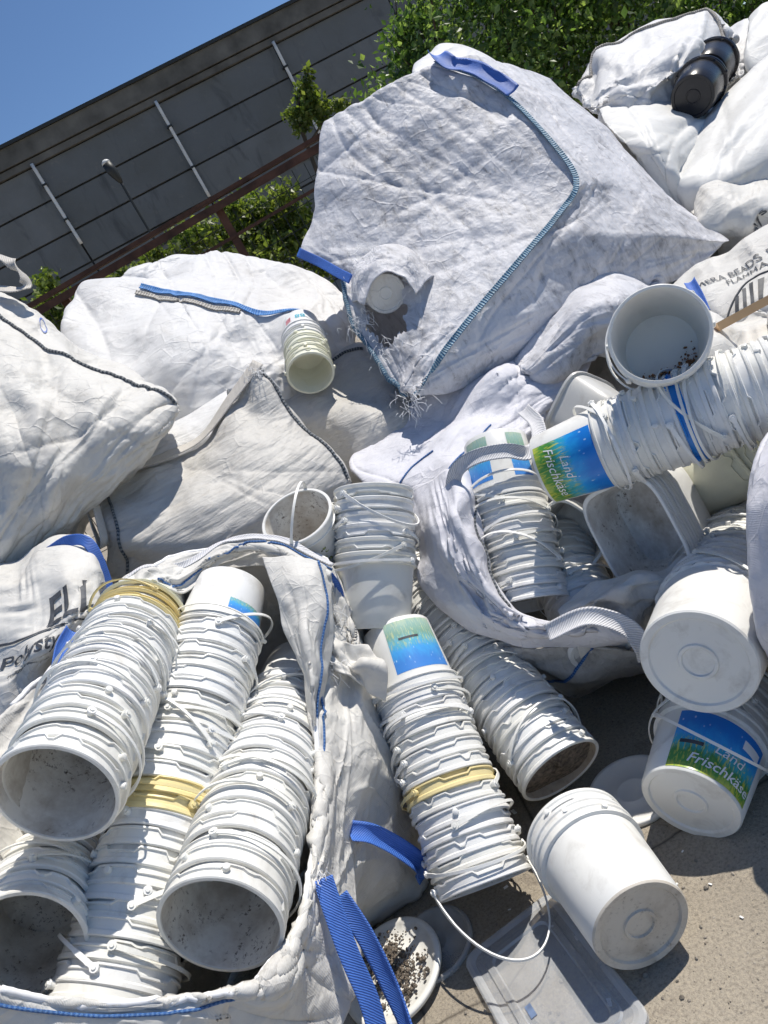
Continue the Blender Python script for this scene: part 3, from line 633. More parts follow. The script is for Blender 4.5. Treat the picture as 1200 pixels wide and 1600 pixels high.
def body_data(ty, colr, var):
    k = (ty, colr, var)
    if k not in BM:
        rt, rb, h = TYPES[ty]; mt = {'white': (M['plastic'], M['inside']), 'yellow': (M['yellow'], M['yellow']), 'cream': (M['cream'], M['cream']), 'blue': (M['bluepl'], M['plastic']), 'black': (M['blackpl'], M['blackpl']), 'muddy': (M['plastic'], M['mud']), 'grubby': (M['plastic'], M['inside'], M['base']), 'fresh': (M['plastic'], M['cleanish'])}[colr]
        BM[k] = bucket_mesh('bucket', rt, rb, h, mt, STEPS[var], teeth=1 if ty == 'big' else 0, collar=.034 if ty != 'big' else .03)
    return BM[k]
def handle_data(ty, hv, mat):
    k = (ty, hv, mat.name)
    if k not in HM:
        rt, rb, h = TYPES[ty]; HM[k] = handle_mesh('handle', rt, h, hv); HM[k].materials.append(mat)
    return HM[k]
M['base'] = plastic('grimy_base_plastic', (.60, .56, .50), .6, .55, .5); M['mud'] = plastic('mud_caked_plastic', (.52, .46, .38), .8, .8, 1.0)
NB = [0]
def bucket(ty, mouth, axis, label, group=None, colr='white', var=None, hv='rand', spin=None, face=None, cat='bucket', tilt=.02, name='bucket'):
    """mouth = world point at the centre of the rim; axis = unit vector from bottom to mouth"""
    rt, rb, h = TYPES[ty]; a = nrm(np.array(axis) + RNG.normal(0, tilt, 3))
    if face is not None:
        d = np.array(face, float); y = nrm(d - a * np.dot(d, a)); x = np.cross(y, a)
        if spin: x, y = math.cos(spin) * x + math.sin(spin) * y, -math.sin(spin) * x + math.cos(spin) * y
    else:
        x = nrm(np.cross((.3, .5, .8), a)); y = np.cross(a, x); s = spin if spin is not None else random.uniform(0, 6.283)
        x, y = math.cos(s) * x + math.sin(s) * y, -math.sin(s) * x + math.cos(s) * y
    loc = np.array(mouth) - a * h
    o = obj(name, body_data(ty, colr, random.choice((0, 1, 0, 1, 2)) if var is None else var)); NB[0] += 1
    o.matrix_world = Matrix(((x[0], y[0], a[0], loc[0]), (x[1], y[1], a[1], loc[1]), (x[2], y[2], a[2], loc[2]), (0, 0, 0, 1)))
    tag(o, label, cat, group)
    if hv == 'rand': hv = random.choice(TH)
    if hv is not None:
        hm = M['handle'] if colr in ('white', 'muddy', 'blue', 'grubby', 'fresh') else M[{'yellow': 'yellow', 'cream': 'cream', 'black': 'blackpl'}[colr]]
        obj('handle', handle_data(ty, hv, hm), None, o, world=False)
    return o
ORD = 'first second third fourth fifth sixth seventh eighth ninth tenth eleventh twelfth thirteenth fourteenth fifteenth sixteenth seventeenth eighteenth nineteenth twentieth twenty-first twenty-second twenty-third twenty-fourth twenty-fifth twenty-sixth twenty-seventh twenty-eighth'.split()
def stack(where, mouth, end, n, ty='pail', pitch=None, special={}, last_full=False, handles=.8, jit=.004, names=None, hvset=None, endword='mouth', first=None):
    """nested buckets: mouth/end = (px,py,z); buckets run from the mouth bucket away to the end"""
    a = P(*mouth); b = P(*end); ax = nrm(a - b); h = TYPES[ty][2]
    L = np.linalg.norm(a - b) - (h if last_full else 0); p = pitch or L / max(1, n - (1 if last_full else 0))
    if pitch and last_full: a = b + ax * (h + p * (n - 1))
    side = nrm(np.cross(ax, (0.2, 0.1, 1))); out = []
    for k in range(n):
        sp = special.get(k, {}); c = sp.get('colr', 'white')
        m = a - ax * (p * k + (RNG.normal(0, jit * .7) if k and k < n - 1 else 0)) + RNG.normal(0, jit * .4, 3) * (0 if k >= n - 3 else 1)
        hv = sp.get('hv', 'rand' if random.random() < handles else None)
        if hv == 'rand' and hvset: hv = random.choice(hvset)
        cw = {'white': 'white', 'yellow': 'yellow', 'cream': 'cream', 'blue': 'blue', 'black': 'black', 'muddy': 'mud-caked white', 'grubby': 'white', 'fresh': 'white'}[c]
        lab = sp.get('label') or f'{cw} bucket, {ORD[k]} from the {endword} of the {where}'
        o = bucket(ty, m, ax, lab, 'buckets nested in the ' + where, c, sp.get('var'), hv, sp.get('spin'), sp.get('face'), tilt=.009 if k < n - 3 else 0); out.append(o)
        if last_full and n - 7 < k < n - 1: o.scale = (.982, .982, 1)
        if 'short' in sp: o.scale = (1, 1, sp['short']); o.location = Vector(m - ax * h * sp['short'])
    return out, ax
def printed(o, ty, a0, a1, z0, z1, mat, name='printed_label'):
    rt, rb, h = TYPES[ty]; n, m = 40, 8; v = []; uv = []
    for i in range(n + 1):
        for j in range(m + 1):
            a = math.pi / 2 + a0 + (a1 - a0) * i / n; z = z0 + (z1 - z0) * j / m; r = rb + (rt - rb) * z / h + (.0016 if name == 'banner' else .0009); v.append((r * math.cos(a), r * math.sin(a), z)); uv.append((i / n, j / m))
    f = [(i * (m + 1) + j, (i + 1) * (m + 1) + j, (i + 1) * (m + 1) + j + 1, i * (m + 1) + j + 1) for i in range(n) for j in range(m)]
    return obj(name, mesh(name, v, f, True, None, None, uv), mat, o, world=False)
def bucket_text(par, ty, txt, ang, z, size, mat, shear=.25, off=.0022, rot=0, bold=0.0, name='lettering', cuts=4):
    rt, rb, h = TYPES[ty]; v, f = text_mesh(txt, size, shear, cuts, bold); q = []
    for p in v:
        x, y = p[0] * math.cos(rot) - p[1] * math.sin(rot), p[0] * math.sin(rot) + p[1] * math.cos(rot)
        zz = z + y; r = rb + (rt - rb) * zz / h + off; a = math.pi / 2 + ang + x / r; q.append((r * math.cos(a), r * math.sin(a), zz))
    return obj(name, mesh(name, q, f, False), mat, par, world=False)
def label_mat(name, kind):
    m, n, l, b = new_mat(name); uv = coords(n, 'UV'); sp = n.new('ShaderNodeSeparateXYZ'); l.new(uv, sp.inputs[0])
    nz = noise(n, l, mapping(n, l, uv, (5, 1.6, 1)), 3, 3, .6, .8)
    ad = n.new('ShaderNodeMath'); ad.operation = 'MULTIPLY_ADD'; ad.inputs[1].default_value = .35; l.new(nz, ad.inputs[0]); l.new(sp.outputs[1], ad.inputs[2])
    k = ramp(n, l, ad.outputs[0], [(.16, (.50, .56, .08)), (.28, (.08, .30, .05)), (.46, (.05, .24, .05)), (.60, (.03, .40, .52)), (.78, (.02, .34, .78)), (1.0, (.012, .20, .66))])
    st = noise(n, l, mapping(n, l, uv, (16, 2.5, 1), (0, 0, .5)), 2.2, 4, .6, 1.0)
    low = ramp(n, l, sp.outputs[1], [(.42, (1, 1, 1)), (.6, (0, 0, 0))])
    k = mixc(n, l, mixc(n, l, 1, low, ramp(n, l, st, [(.52, (0, 0, 0)), (.62, (.85, .85, .85))]), 'MULTIPLY'), k, (.62, .60, .07))
    vo = n.new('ShaderNodeTexVoronoi'); vo.inputs['Scale'].default_value = 7; l.new(mapping(n, l, uv, (2.2, 1, 1)), vo.inputs['Vector'])
    up = ramp(n, l, sp.outputs[1], [(.4, (0, 0, 0)), (.55, (1, 1, 1))])
    k = mixc(n, l, mixc(n, l, 1, up, ramp(n, l, vo.outputs['Distance'], [(.08, (.75, .75, .75)), (.2, (0, 0, 0))]), 'MULTIPLY'), k, (.55, .75, .9))
    if kind == 'pale': k = mixc(n, l, ramp(n, l, sp.outputs[1], [(.1, (.55, .55, .55)), (.55, (.1, .1, .1))]), k, (.55, .72, .80))
    l.new(k, b.inputs['Base Color']); b.inputs['Roughness'].default_value = .3; return m
M['lab'] = label_mat('meadow_label', 'dark'); M['lab2'] = label_mat('pale_meadow_label', 'pale')
def veg_mat():
    m, n, l, b = new_mat('faded_vegetable_print'); uv = coords(n, 'UV')
    vo = n.new('ShaderNodeTexVoronoi'); vo.inputs['Scale'].default_value = 5; l.new(mapping(n, l, uv, (2, 1, 1)), vo.inputs['Vector'])
    k = ramp(n, l, vo.outputs['Distance'], [(0, (.75, .78, .5)), (.28, (.3, .38, .08)), (.36, (.05, .06, .03)), (.42, (.82, .82, .8))])
    k = mixc(n, l, ramp(n, l, noise(n, l, uv, 4, 2), [(.45, (1, 1, 1)), (.55, (0, 0, 0))]), k, (.80, .80, .78))
    l.new(k, b.inputs['Base Color']); b.inputs['Roughness'].default_value = .4; return m
M['veg'] = veg_mat(); M['red_print'] = simple('red_print', (.5, .2, .22), .5, 0, .7, 60)

# ---- stacks in the open sack at the lower left
W = {}
W['S1'] = stack('leftmost long stack in the open sack', (88, 1243, 1.36), (226, 958, 1.91), 17, special={14: {'colr': 'yellow', 'short': .5}, 16: {'colr': 'cream', 'short': .3}, 15: {'colr': 'yellow', 'short': .4}, 0: {'hv': None, 'label': 'white bucket with dirty inside, open mouth of the stack near the left edge'}}, handles=.5)
W['S2'] = stack('long middle stack', (168, 1585, 1.37), (366, 900, 2.02), 25, special={10: {'colr': 'yellow', 'hv': -.18}, 11: {'colr': 'yellow', 'hv': .10}, 24: {'var': 2, 'hv': -.18, 'short': .5, 'face': CC - P(365, 880, 2.0), 'spin': .3, 'label': 'white bucket with blue print at the upper end of the long middle stack'}}, last_full=True, handles=.5, endword='lower end')
W['S3'] = stack('seam-side stack', (345, 1448, 1.34), (452, 1100, 1.95), 17, special={0: {'hv': None}}, handles=.5)
W['S4'] = stack('lower left corner stack', (32, 1490, 1.34), (112, 1290, 1.78), 11, special={0: {'hv': None}}, handles=.8)
# ---- stacks on the ground in the middle
W['S5'] = stack('slanting centre stack', (757, 1385, 1.74), (618, 985, 2.06), 14, special={0: {'hv': .95, 'face': CC - P(757, 1385, 1.74), 'spin': -.3}, 6: {'colr': 'yellow', 'hv': .05}, 13: {'hv': .16, 'face': CC - P(650, 1040, 2.0), 'spin': -.45, 'label': 'white bucket with blue meadow label upside down at the slanting stack top', 'var': 2}, 12: {'var': 2, 'hv': .16}}, last_full=True, handles=.75)
W['S6'] = stack('shaded muddy stack', (878, 1205, 1.90), (640, 895, 2.42), 20, special={0: {'colr': 'muddy', 'hv': None, 'label': 'white bucket with mud-crusted mouth at the end of the shaded stack'}}, handles=.6)
W['S7'] = stack('upright stack of clean white pails', (584, 768, 2.14), (588, 985, 2.06), 6, last_full=True, handles=.7, special={5: {'var': 2, 'hv': -.06}})
# ---- single bucket with swung-up handle
a = P(463, 806, 2.08); b = P(503, 872, 2.21)
o = bucket('small', a, a - b, 'white bucket with faded vegetable print lying open, handle swung up', None, 'white', 2, 1.25, face=CC - a, spin=1.0, tilt=0)
pl = printed(o, 'small', -1.6, .2, .02, .10, M['veg'])
# ---- stack in the middle sack
W['S9'] = stack('lavender sack stack', (829, 945, 2.10), (773, 690, 2.26), 9, last_full=True, special={8: {'hv': -.28, 'var': 2, 'face': CC - P(775, 720, 2.3), 'spin': 0.0, 'label': 'white bucket with blue label under the white strap of the sack'}, 0: {'hv': None}}, handles=.75)
# ---- long stack on the right
W['S10'] = stack('long horizontal stack', (1300, 566, 1.72), (850, 734, 2.02), 20, last_full=True, special={19: {'hv': .26, 'var': 2, 'face': CC - P(880, 700, 2.0), 'spin': .25, 'label': 'white bucket with green and blue printed label ending the long horizontal stack'}, 12: {'colr': 'blue', 'hv': None}}, handles=.4, endword='mouth end')
W['S11'] = stack('open trio resting on the long stack', (1030, 522, 1.75), (1034, 549, 1.95), 3, pitch=.022, special={0: {'hv': None, 'colr': 'fresh', 'label': 'white bucket with brown dirt inside, open towards the viewer on the long stack'}}, handles=.9)
# ---- right foreground
W['S12'] = stack('big ribbed stack', (1168, 858, 2.15), (1090, 1036, 1.63), 13, 'big', last_full=True, special={12: {'hv': None, 'label': 'large white bucket showing its round base with a ring, right edge'}, 11: {'hv': None}}, handles=.3, endword='far end')
W['S13'] = stack('shaded label stack', (1135, 1085, 1.90), (1078, 1256, 1.67), 5, 'wide', last_full=True, special={4: {'hv': -.7, 'var': 2, 'face': CC - P(1090, 1200, 1.7), 'spin': 0.15, 'label': 'white bucket with green and blue printed label lying on the ground'}}, handles=1)
W['S15'] = stack('toppled white trio on the concrete', (915, 1325, 1.675), (1003, 1448, 1.46), 3, 'tall', pitch=.026, special={2: {'colr': 'grubby', 'hv': None, 'var': 2, 'label': 'plain white bucket with dirty base lying on the clear lid'}}, last_full=True, handles=0)
# ---- small cream stack behind
W['S18'] = stack('cream stack poking from the sacks', (486, 584, 2.76), (470, 508, 3.02), 7, 'mini', last_full=True, special={k: {'colr': 'cream', 'hv': None} for k in range(5)} | {5: {'hv': None}, 6: {'hv': None, 'var': 2, 'face': CC - P(470, 515, 2.9), 'spin': .1, 'label': 'white bucket with blue and red print on top of the cream stack'}}, handles=.2)
W['S19'] = stack('cream stack under the long stack', (1260, 650, 1.98), (1150, 722, 2.1), 5, special={k: {'colr': 'cream'} for k in range(5)}, handles=.3)
W['S20'] = stack('small white stack in the dark gap', (1100, 735, 2.2), (1128, 780, 2.35), 4, 'small', handles=.4)
W['S21'] = stack('white stack beside the square tubs', (868, 850, 2.3), (915, 960, 2.1), 6, 'small', handles=.5)
o = bucket('mini', P(592, 448, 2.83), P(592, 448, 2.83) - P(608, 464, 2.65), 'white bucket base poking out of the torn hole in the big bag', None, 'white', 0, None, tilt=0)
W['S26'] = stack('black stack in the crinkled bag', (1116, 98, 3.66), (1082, 152, 3.34), 2, 'pail', special={k: {'colr': 'black', 'hv': None} for k in range(2)}, last_full=True, handles=0)
mb = MB(); o = W['S6'][0][0]; rt, rb, h = TYPES['pail']
for i in range(9):
    for k in range(32): t = 2 * math.pi * k / 32; q = (rt - .004) * i / 8; mb.v.append((q * math.cos(t), q * math.sin(t), h - .022 + .012 * random.random() * (1 - i / 9) + .006 * math.sin(3 * t) * i / 8))
mb.f = [(i * 32 + k, (i + 1) * 32 + k, (i + 1) * 32 + (k + 1) % 32, i * 32 + (k + 1) % 32) for i in range(8) for k in range(32)]
M['soil'] = simple('dry_soil', (.20, .165, .13), .95, 0, .6, 90, .8)
obj('dried_mud', mesh('dried_mud', mb.v, mb.f), M['soil'], o, world=False)
mb = MB(); o = W['S11'][0][0]; inv = np.array(o.matrix_world.to_3x3().inverted()); dn = inv @ (P(1060, 575, 1.8) - P(1030, 525, 1.8)); t0 = math.atan2(dn[1], dn[0])
for k in range(700):
    t = t0 + random.gauss(0, .38); q = rb - .008 - abs(random.gauss(0, .012)); r = .0012 + .004 * random.random() ** 3; z = .011 + abs(random.gauss(0, .006)) * (1 if q > rb - .02 else .3)
    mb.add(iv * r * RNG.uniform(.6, 1.3, 3) + np.array([q * math.cos(t), q * math.sin(t), z]), fi)
M['brown_soil'] = simple('brown_soil', (.26, .13, .06), .95, 0, .5, 90)
q_ = obj('soil', mesh('soil', mb.v, mb.f, False), M['brown_soil'], o, world=False); q_['kind'] = 'stuff'
# printed labels
o = W['S5'][0][13]; pl = printed(o, 'pail', -.75, .75, .012, .150, M['lab2']); printed(pl, 'pail', -.1, .45, .060, .066, M['ink'], 'banner')
o = W['S2'][0][24]; printed(o, 'pail', -1.5, -.35, .02, .13, M['lab2'])
o = W['S9'][0][8]; printed(o, 'pail', -.95, -.35, .015, .150, M['lab2']); printed(o, 'pail', .25, 1.1, .015, .150, M['lab2'])
o = W['S10'][0][19]; pl = printed(o, 'pail', -.95, 1.0, .008, .160, M['lab']); bucket_text(pl, 'pail', 'Land', -.15, .080, .032, M['ink_white']); bucket_text(pl, 'pail', 'Frischkäse', -.05, .045, .034, M['ink_white'])
o = W['S13'][0][4]; pl = printed(o, 'wide', -.85, .95, .006, .162, M['lab']); bucket_text(pl, 'wide', 'Land', .25, .078, .036, M['ink_white']); bucket_text(pl, 'wide', 'Frischkäse', .2, .034, .036, M['ink_white'], bold=.01)
q_ = printed(W['S13'][0][4], 'wide', .42, .86, .118, .142, M['ink_white'], 'banner'); printed(W['S13'][0][4], 'wide', -.7, -.25, .07, .08, M['ink'], 'banner')
o = W['S18'][0][6]; bucket_text(o, 'mini', '88', -.15, .06, .042, M['ink_teal'], 0, name='printed_mark'); printed(o, 'mini', .38, .72, .045, .08, M['red_print'], 'printed_mark')

# ---- square tubs
def tub_data(key, half, hb, h, mats):
    if key not in BM: BM[key] = bucket_mesh('square_tub', half, hb, h, mats, (), collar=.012, seg=96, sq=1, pins=False)
    return BM[key]
def tub(mouth, axis, up, label, key, half, hb, h, mats, group=None):
    a = nrm(axis); x = nrm(np.array(up) - a * np.dot(up, a)); y = np.cross(a, x); loc = np.array(mouth) - a * h
    o = obj('square_tub', tub_data(key, half, hb, h, mats)); o.matrix_world = Matrix(((x[0], y[0], a[0], loc[0]), (x[1], y[1], a[1], loc[1]), (x[2], y[2], a[2], loc[2]), (0, 0, 0, 1)))
    return tag(o, label, 'tub', group)
a, b = P(993, 838, 1.95), P(1070, 772, 2.22); ax = nrm(a - b)
for k in range(8):
    tub(a - ax * .016 * k, ax + RNG.normal(0, .01, 3), P(1040, 815, 1.96) - P(955, 860, 1.96), f'white square tub, {ORD[k]} from the mouth of the nested square tubs', 'tub_n', .108, .092, .15, (M['plastic'], M['inside']), 'nested square tubs').scale = (.95, 1.28, 1)
a, b = P(905, 640, 2.28), P(850, 610, 2.42); tub(a, b - a, P(905, 600, 2.3) - a, 'grey translucent square tub upside down in the dark gap', 'tub_g', .10, .085, .16, (M['grey'], M['grey']))
a, b = P(885, 845, 2.12), P(905, 825, 2.3); tub(a, a - b, P(925, 780, 2.12) - P(860, 870, 2.12), 'white square tub half hidden between label bucket and square tubs', 'tub_w', .092, .078, .15, (M['plastic'], M['inside']))

# ================================================================== SACKS
def face_cam(p): return nrm(CC - np.asarray(p))
def shift(rows, dx, dy, dz): return [(a + dx, b + dy, c + dz) for a, b, c in rows]
# ---- big torn bag in the middle
S = Surf(grid([
    [(506, 190, 3.08), (580, 156, 3.02), (640, 122, 2.98), (680, 100, 2.96), (735, 92, 3.10), (795, 98, 3.28), (862, 122, 3.42)],
    [(498, 250, 3.03), (580, 220, 2.93), (690, 178, 2.88), (790, 150, 2.86), (840, 152, 2.98), (895, 164, 3.10), (955, 206, 3.22)],
    [(488, 320, 2.99), (590, 300, 2.88), (740, 285, 2.78), (905, 280, 2.70), (948, 276, 2.78), (998, 276, 2.88), (1052, 310, 2.96)],
    [(472, 392, 2.94), (590, 378, 2.82), (720, 368, 2.73), (850, 365, 2.62), (945, 366, 2.66), (1045, 366, 2.72), (1138, 374, 2.78)],
    [(535, 440, 2.80), (610, 450, 2.72), (680, 470, 2.63), (745, 488, 2.55), (840, 474, 2.60), (950, 450, 2.68), (1085, 424, 2.78)],
    [(555, 510, 2.72), (610, 535, 2.63), (650, 555, 2.56), (690, 555, 2.50), (780, 548, 2.56), (860, 522, 2.64), (960, 480, 2.74)],
    [(600, 590, 2.64), (622, 605, 2.58), (636, 612, 2.53), (642, 622, 2.48), (700, 615, 2.56), (760, 595, 2.66), (860, 545, 2.78)]]),
    300, 300, T=.75, g1=.012, g2=.022, drop=.05, lump=.005, cr=.0034, sharp=.75, edge=.28, fold=((44, 62, 12, .011, .0055), (26, 130, 16, .009, .0055), (8, 20, 20, .012, .008)))
def torn(ce):
    d = ce - CC; z = d @ _f; x = 600 + FPX * (d @ CR) / z; y = 800 - FPX * (d @ CU) / z
    rr = np.hypot((x - 603) / 31, (y - 488) / 48) + .12 * np.sin(np.arctan2(y - 488, x - 603) * 7) + .05 * np.sin(x * .9) 
    return (rr < 1) & (z < 2.90)
big = S.build('woven_bag', M['bag_dirty'], hole=torn); tag(big, 'huge dirty white woven bag with blue seam and torn corner, top centre', 'bag', 'bulk bags in the pile')
S.tape('stitched_seam', [(0.02, 3), (.5, 3), (1, 3), (1.5, 3), (2, 3), (2.5, 3), (3, 3), (4, 3), (5, 3), (5.9, 3)], .020, M['seam_teal'], big, .008, 140)
pts = [S.at(a, 3.02, .03) for a in np.linspace(-.05, 1.05, 8)]; ribbon('blue_strap', pts, .06, M['web_blue'], big, [S.normal_at(a, 2.8) for a in np.linspace(-.05, 1.05, 8)], k=40, fold=.15)
pts = [P(466, 394, 2.92), P(500, 410, 2.87), P(528, 426, 2.79), P(548, 436, 2.74)]; ribbon('blue_strap', pts, .035, M['web_blue'], big, [face_cam(p) for p in pts], k=30)
S.seam('stitched_seam', [(4.0, .05), (4.6, .0), (5.2, .1), (6, .6), (6.2, 2)], .009, M['seam_teal'], big, .004, 60)
def fray(name, px, py, z, n, L, parent, spread=14):
    mb = MB()
    for k in range(n):
        a = P(px + random.gauss(0, spread), py + random.gauss(0, spread), z); d = nrm(RNG.normal(0, 1, 3) + np.array([-.2, -.2, -.5])) * L * random.uniform(.2, .9)
        mb.tube(spline([a, a + d * .5 + RNG.normal(0, L * .08, 3), a + d + np.array([0, 0, -L * .2])], 5), .0007, 4)
    o = mb.build(name, M['fray'], parent); o['kind'] = 'stuff'; return o
fray('frayed_threads', 575, 420, 2.70, 90, .06, big, 18); fray('frayed_threads', 640, 425, 2.64, 50, .04, big, 14); fray('frayed_threads', 558, 505, 2.70, 60, .06, big, 9); fray('frayed_threads', 600, 545, 2.60, 30, .05, big, 12)
fray('frayed_threads', 645, 625, 2.46, 60, .05, big, 12)
# torn flap of cloth beside the hole
S = Surf(grid([[(545, 470, 2.77), (552, 418, 2.80), (590, 385, 2.80), (640, 388, 2.77), (680, 425, 2.70)], [(556, 468, 2.70), (566, 424, 2.71), (596, 398, 2.70), (636, 404, 2.67), (664, 438, 2.64)], [(568, 474, 2.66), (580, 440, 2.645), (602, 424, 2.63), (630, 428, 2.61), (650, 456, 2.60)]]), 44, 80, closed=False, g1=.03, g2=.05, lump=.004)
S.build('torn_flap', M['bag_dirty'], big)
# bag peeping out behind it
S = Surf(grid([[(655, 95, 3.6), (690, 74, 3.6), (735, 85, 3.6), (780, 110, 3.6)], [(650, 110, 3.4), (690, 100, 3.4), (735, 105, 3.4), (790, 130, 3.4)], [(655, 140, 3.4), (690, 140, 3.35), (735, 145, 3.35), (790, 160, 3.4)]]), 60, 60, T=.5)
tag(S.build('woven_bag', M['bag_white']), 'white woven bag corner peeping out behind the huge torn bag', 'bag', 'bulk bags in the pile')
# dirty roll of bag under it on the right
S = Surf(grid([[(800, 560, 2.62), (850, 500, 2.62), (905, 455, 2.62), (965, 432, 2.62), (1022, 448, 2.66)], [(815, 575, 2.52), (865, 525, 2.48), (920, 480, 2.46), (975, 458, 2.48), (1030, 470, 2.58)], [(830, 585, 2.50), (885, 545, 2.44), (935, 515, 2.42), (985, 495, 2.44), (1035, 500, 2.56)], [(850, 600, 2.55), (905, 570, 2.5), (950, 550, 2.5), (995, 540, 2.5), (1035, 540, 2.6)]]), 110, 110, T=.4, g1=.05, g2=.05, ani=(.4, 1.6), cr=.006, fold=((16, 10, 14, .02, .02),))
tag(S.build('woven_bag', M['bag_dirty']), 'dirty bluish folded bag squeezed under the huge torn bag', 'bag', 'bulk bags in the pile')
# ---- white bag with blue seam, centre left
S = Surf(grid([
    [(212, 420, 3.55), (270, 400, 3.6), (335, 388, 3.65), (420, 410, 3.65), (490, 425, 3.6), (540, 462, 3.5)],
    [(168, 440, 3.4), (255, 428, 3.42), (335, 428, 3.45), (420, 446, 3.42), (500, 460, 3.38), (555, 500, 3.35)],
    [(122, 457, 3.25), (228, 445, 3.22), (310, 466, 3.15), (385, 487, 3.1), (470, 499, 3.1), (550, 545, 3.2)],
    [(105, 492, 3.12), (215, 520, 3.0), (310, 540, 2.92), (390, 555, 2.92), (465, 562, 2.97), (535, 595, 3.12)],
    [(96, 530, 3.08), (200, 610, 2.9), (290, 640, 2.84), (370, 642, 2.87), (450, 640, 2.95), (520, 660, 3.1)],
    [(110, 640, 3.1), (205, 720, 2.95), (290, 750, 2.9), (370, 750, 2.93), (450, 740, 3.0), (510, 750, 3.1)]]), 290, 290, T=.7, g1=.03, g2=.03, lump=.012, cr=.0046, sharp=.45, fold=((34, 75, 16, .013, .006), (30, 150, 16, .012, .006), (8, 110, 25, .016, .012)))
o = S.build('woven_bag', M['bag_white']); tag(o, 'bright white woven bag with thick blue seam, between the far left bag and torn bag', 'bag', 'bulk bags in the pile')
S.tape('stitched_seam', [(2, .9), (2, 1.5), (2, 2), (2, 3), (2, 4), (2.25, 4.15)], .030, M['seam_blue'], o, .009, 110)
S.tape('hem', [(2.13, .85), (2.16, 1.5), (2.15, 2), (2.12, 2.9)], .022, M['seam_grey'], o, .006, 60)
# ---- far left bag
S = Surf(grid([
    [(-140, 395, 2.75), (-30, 435, 2.68), (45, 480, 2.62), (110, 535, 2.56), (190, 576, 2.5), (268, 626, 2.4)],
    [(-140, 440, 2.52), (-30, 475, 2.46), (60, 527, 2.40), (118, 573, 2.38), (200, 592, 2.36), (273, 634, 2.34)],
    [(-140, 560, 2.28), (-30, 590, 2.22), (50, 625, 2.2), (120, 650, 2.2), (190, 668, 2.22), (258, 678, 2.3)],
    [(-140, 700, 2.2), (-30, 720, 2.14), (40, 735, 2.12), (105, 745, 2.15), (160, 750, 2.2), (205, 735, 2.3)],
    [(-140, 840, 2.2), (-40, 845, 2.15), (20, 845, 2.15), (75, 830, 2.2), (120, 815, 2.25), (152, 795, 2.35)],
    [(-140, 930, 2.3), (-40, 920, 2.25), (5, 898, 2.28), (50, 880, 2.32), (90, 862, 2.38), (120, 845, 2.5)]]), 290, 290, T=.6, g1=.03, g2=.03, ani=(.5, 1.5), lump=.010, cr=.0034, sharp=.4, fold=((56, 128, 9, .015, .0065), (16, 100, 14, .014, .010), (10, 60, 25, .010, .008)))
o = S.build('woven_bag', M['bag_cream']); tag(o, 'creamy white bag with dark stitched seam and strap loop, far left', 'bag', 'bulk bags in the pile')
S.seam('stitched_seam', [(1, 0), (1, 1), (1, 2), (1, 3), (1, 4), (1, 4.95)], .005, M['seam_dark'], o, .004, 110)
pts = [P(-60, 470, 2.55), P(-15, 452, 2.52), P(30, 452, 2.5), P(40, 437, 2.5), P(20, 412, 2.52), P(-20, 393, 2.55), P(-70, 385, 2.6)]
ribbon('strap_loop', pts, .04, M['web_grey'], o, [nrm(face_cam(p) * .4 + np.array(n)) for p, n in zip(pts, ((0, 0, 1), (0, 0, 1), (.3, 0, 1), (1, 0, .3), (.4, 0, -.9), (0, 0, -1), (0, 0, -1)))], k=60)
text_on(S, 'pen_mark', 'O', .55, 2.2, (2.2, 3.0), (-4.0, 1.5), .09, M['ink_blue'], o, .003, 0, -.02)
# ---- grey bag, centre left
S = Surf(grid([
    [(140, 742, 2.45), (210, 735, 2.45), (270, 718, 2.47), (320, 685, 2.5), (365, 630, 2.52), (402, 580, 2.55)],
    [(148, 775, 2.38), (215, 770, 2.36), (285, 745, 2.37), (345, 710, 2.38), (400, 668, 2.42), (455, 638, 2.5)],
    [(155, 815, 2.32), (220, 810, 2.27), (300, 790, 2.26), (370, 760, 2.28), (440, 725, 2.33), (503, 690, 2.45)],
    [(165, 860, 2.3), (225, 855, 2.25), (310, 840, 2.22), (390, 815, 2.22), (465, 780, 2.3), (546, 748, 2.42)],
    [(172, 915, 2.35), (230, 910, 2.3), (320, 900, 2.27), (410, 880, 2.27), (480, 845, 2.33), (535, 815, 2.45)],
    [(190, 990, 2.4), (240, 985, 2.4), (330, 970, 2.4), (420, 950, 2.4), (490, 910, 2.42), (545, 880, 2.5)]]), 240, 240, T=.35, g1=.025, g2=.03, ani=(1.4, .7), drop=.5, lump=.006, cr=.005, fold=((44, 150, 9, .008, .006), (16, 60, 25, .006, .006)))
o = S.build('woven_bag', M['bag_grey']); tag(o, 'grey woven bag with pointed top and webbing hem, left of the upright pails', 'bag', 'bulk bags in the pile')
ij = [(.06, .1), (.06, 1), (.06, 2), (.06, 3), (.06, 4), (.05, 4.95)]; pts = [S.at(a, b, .022) for a, b in ij]; ribbon('webbing_hem', pts, .05, M['web_grey'], o, [S.normal_at(a, b) for a, b in ij], k=60)
S.seam('stitched_seam', [(0, 4.97), (1, 4.93), (2, 4.93), (3, 4.93)], .005, M['seam_dark'], o, .003, 70)
S.seam('stitched_seam', [(.3, .25), (1, .35), (2, .5), (3, .55), (4, .6)], .0045, M['seam_dark'], o, .003, 60)
pts = [P(128, 750, 2.4), P(135, 790, 2.33), P(148, 830, 2.28), P(160, 855, 2.26), P(162, 838, 2.25), P(150, 790, 2.3), P(142, 752, 2.38)]; ribbon('strap_loop', pts, .03, M['web_grey'], o, [nrm(face_cam(p) + np.array(n) * 2) for p, n in zip(pts, ((-1, 0, 0), (-1, 0, 0), (-1, 0, -.5), (0, 0, -1), (1, 0, 0), (1, 0, 0), (1, 0, 0)))], k=50)
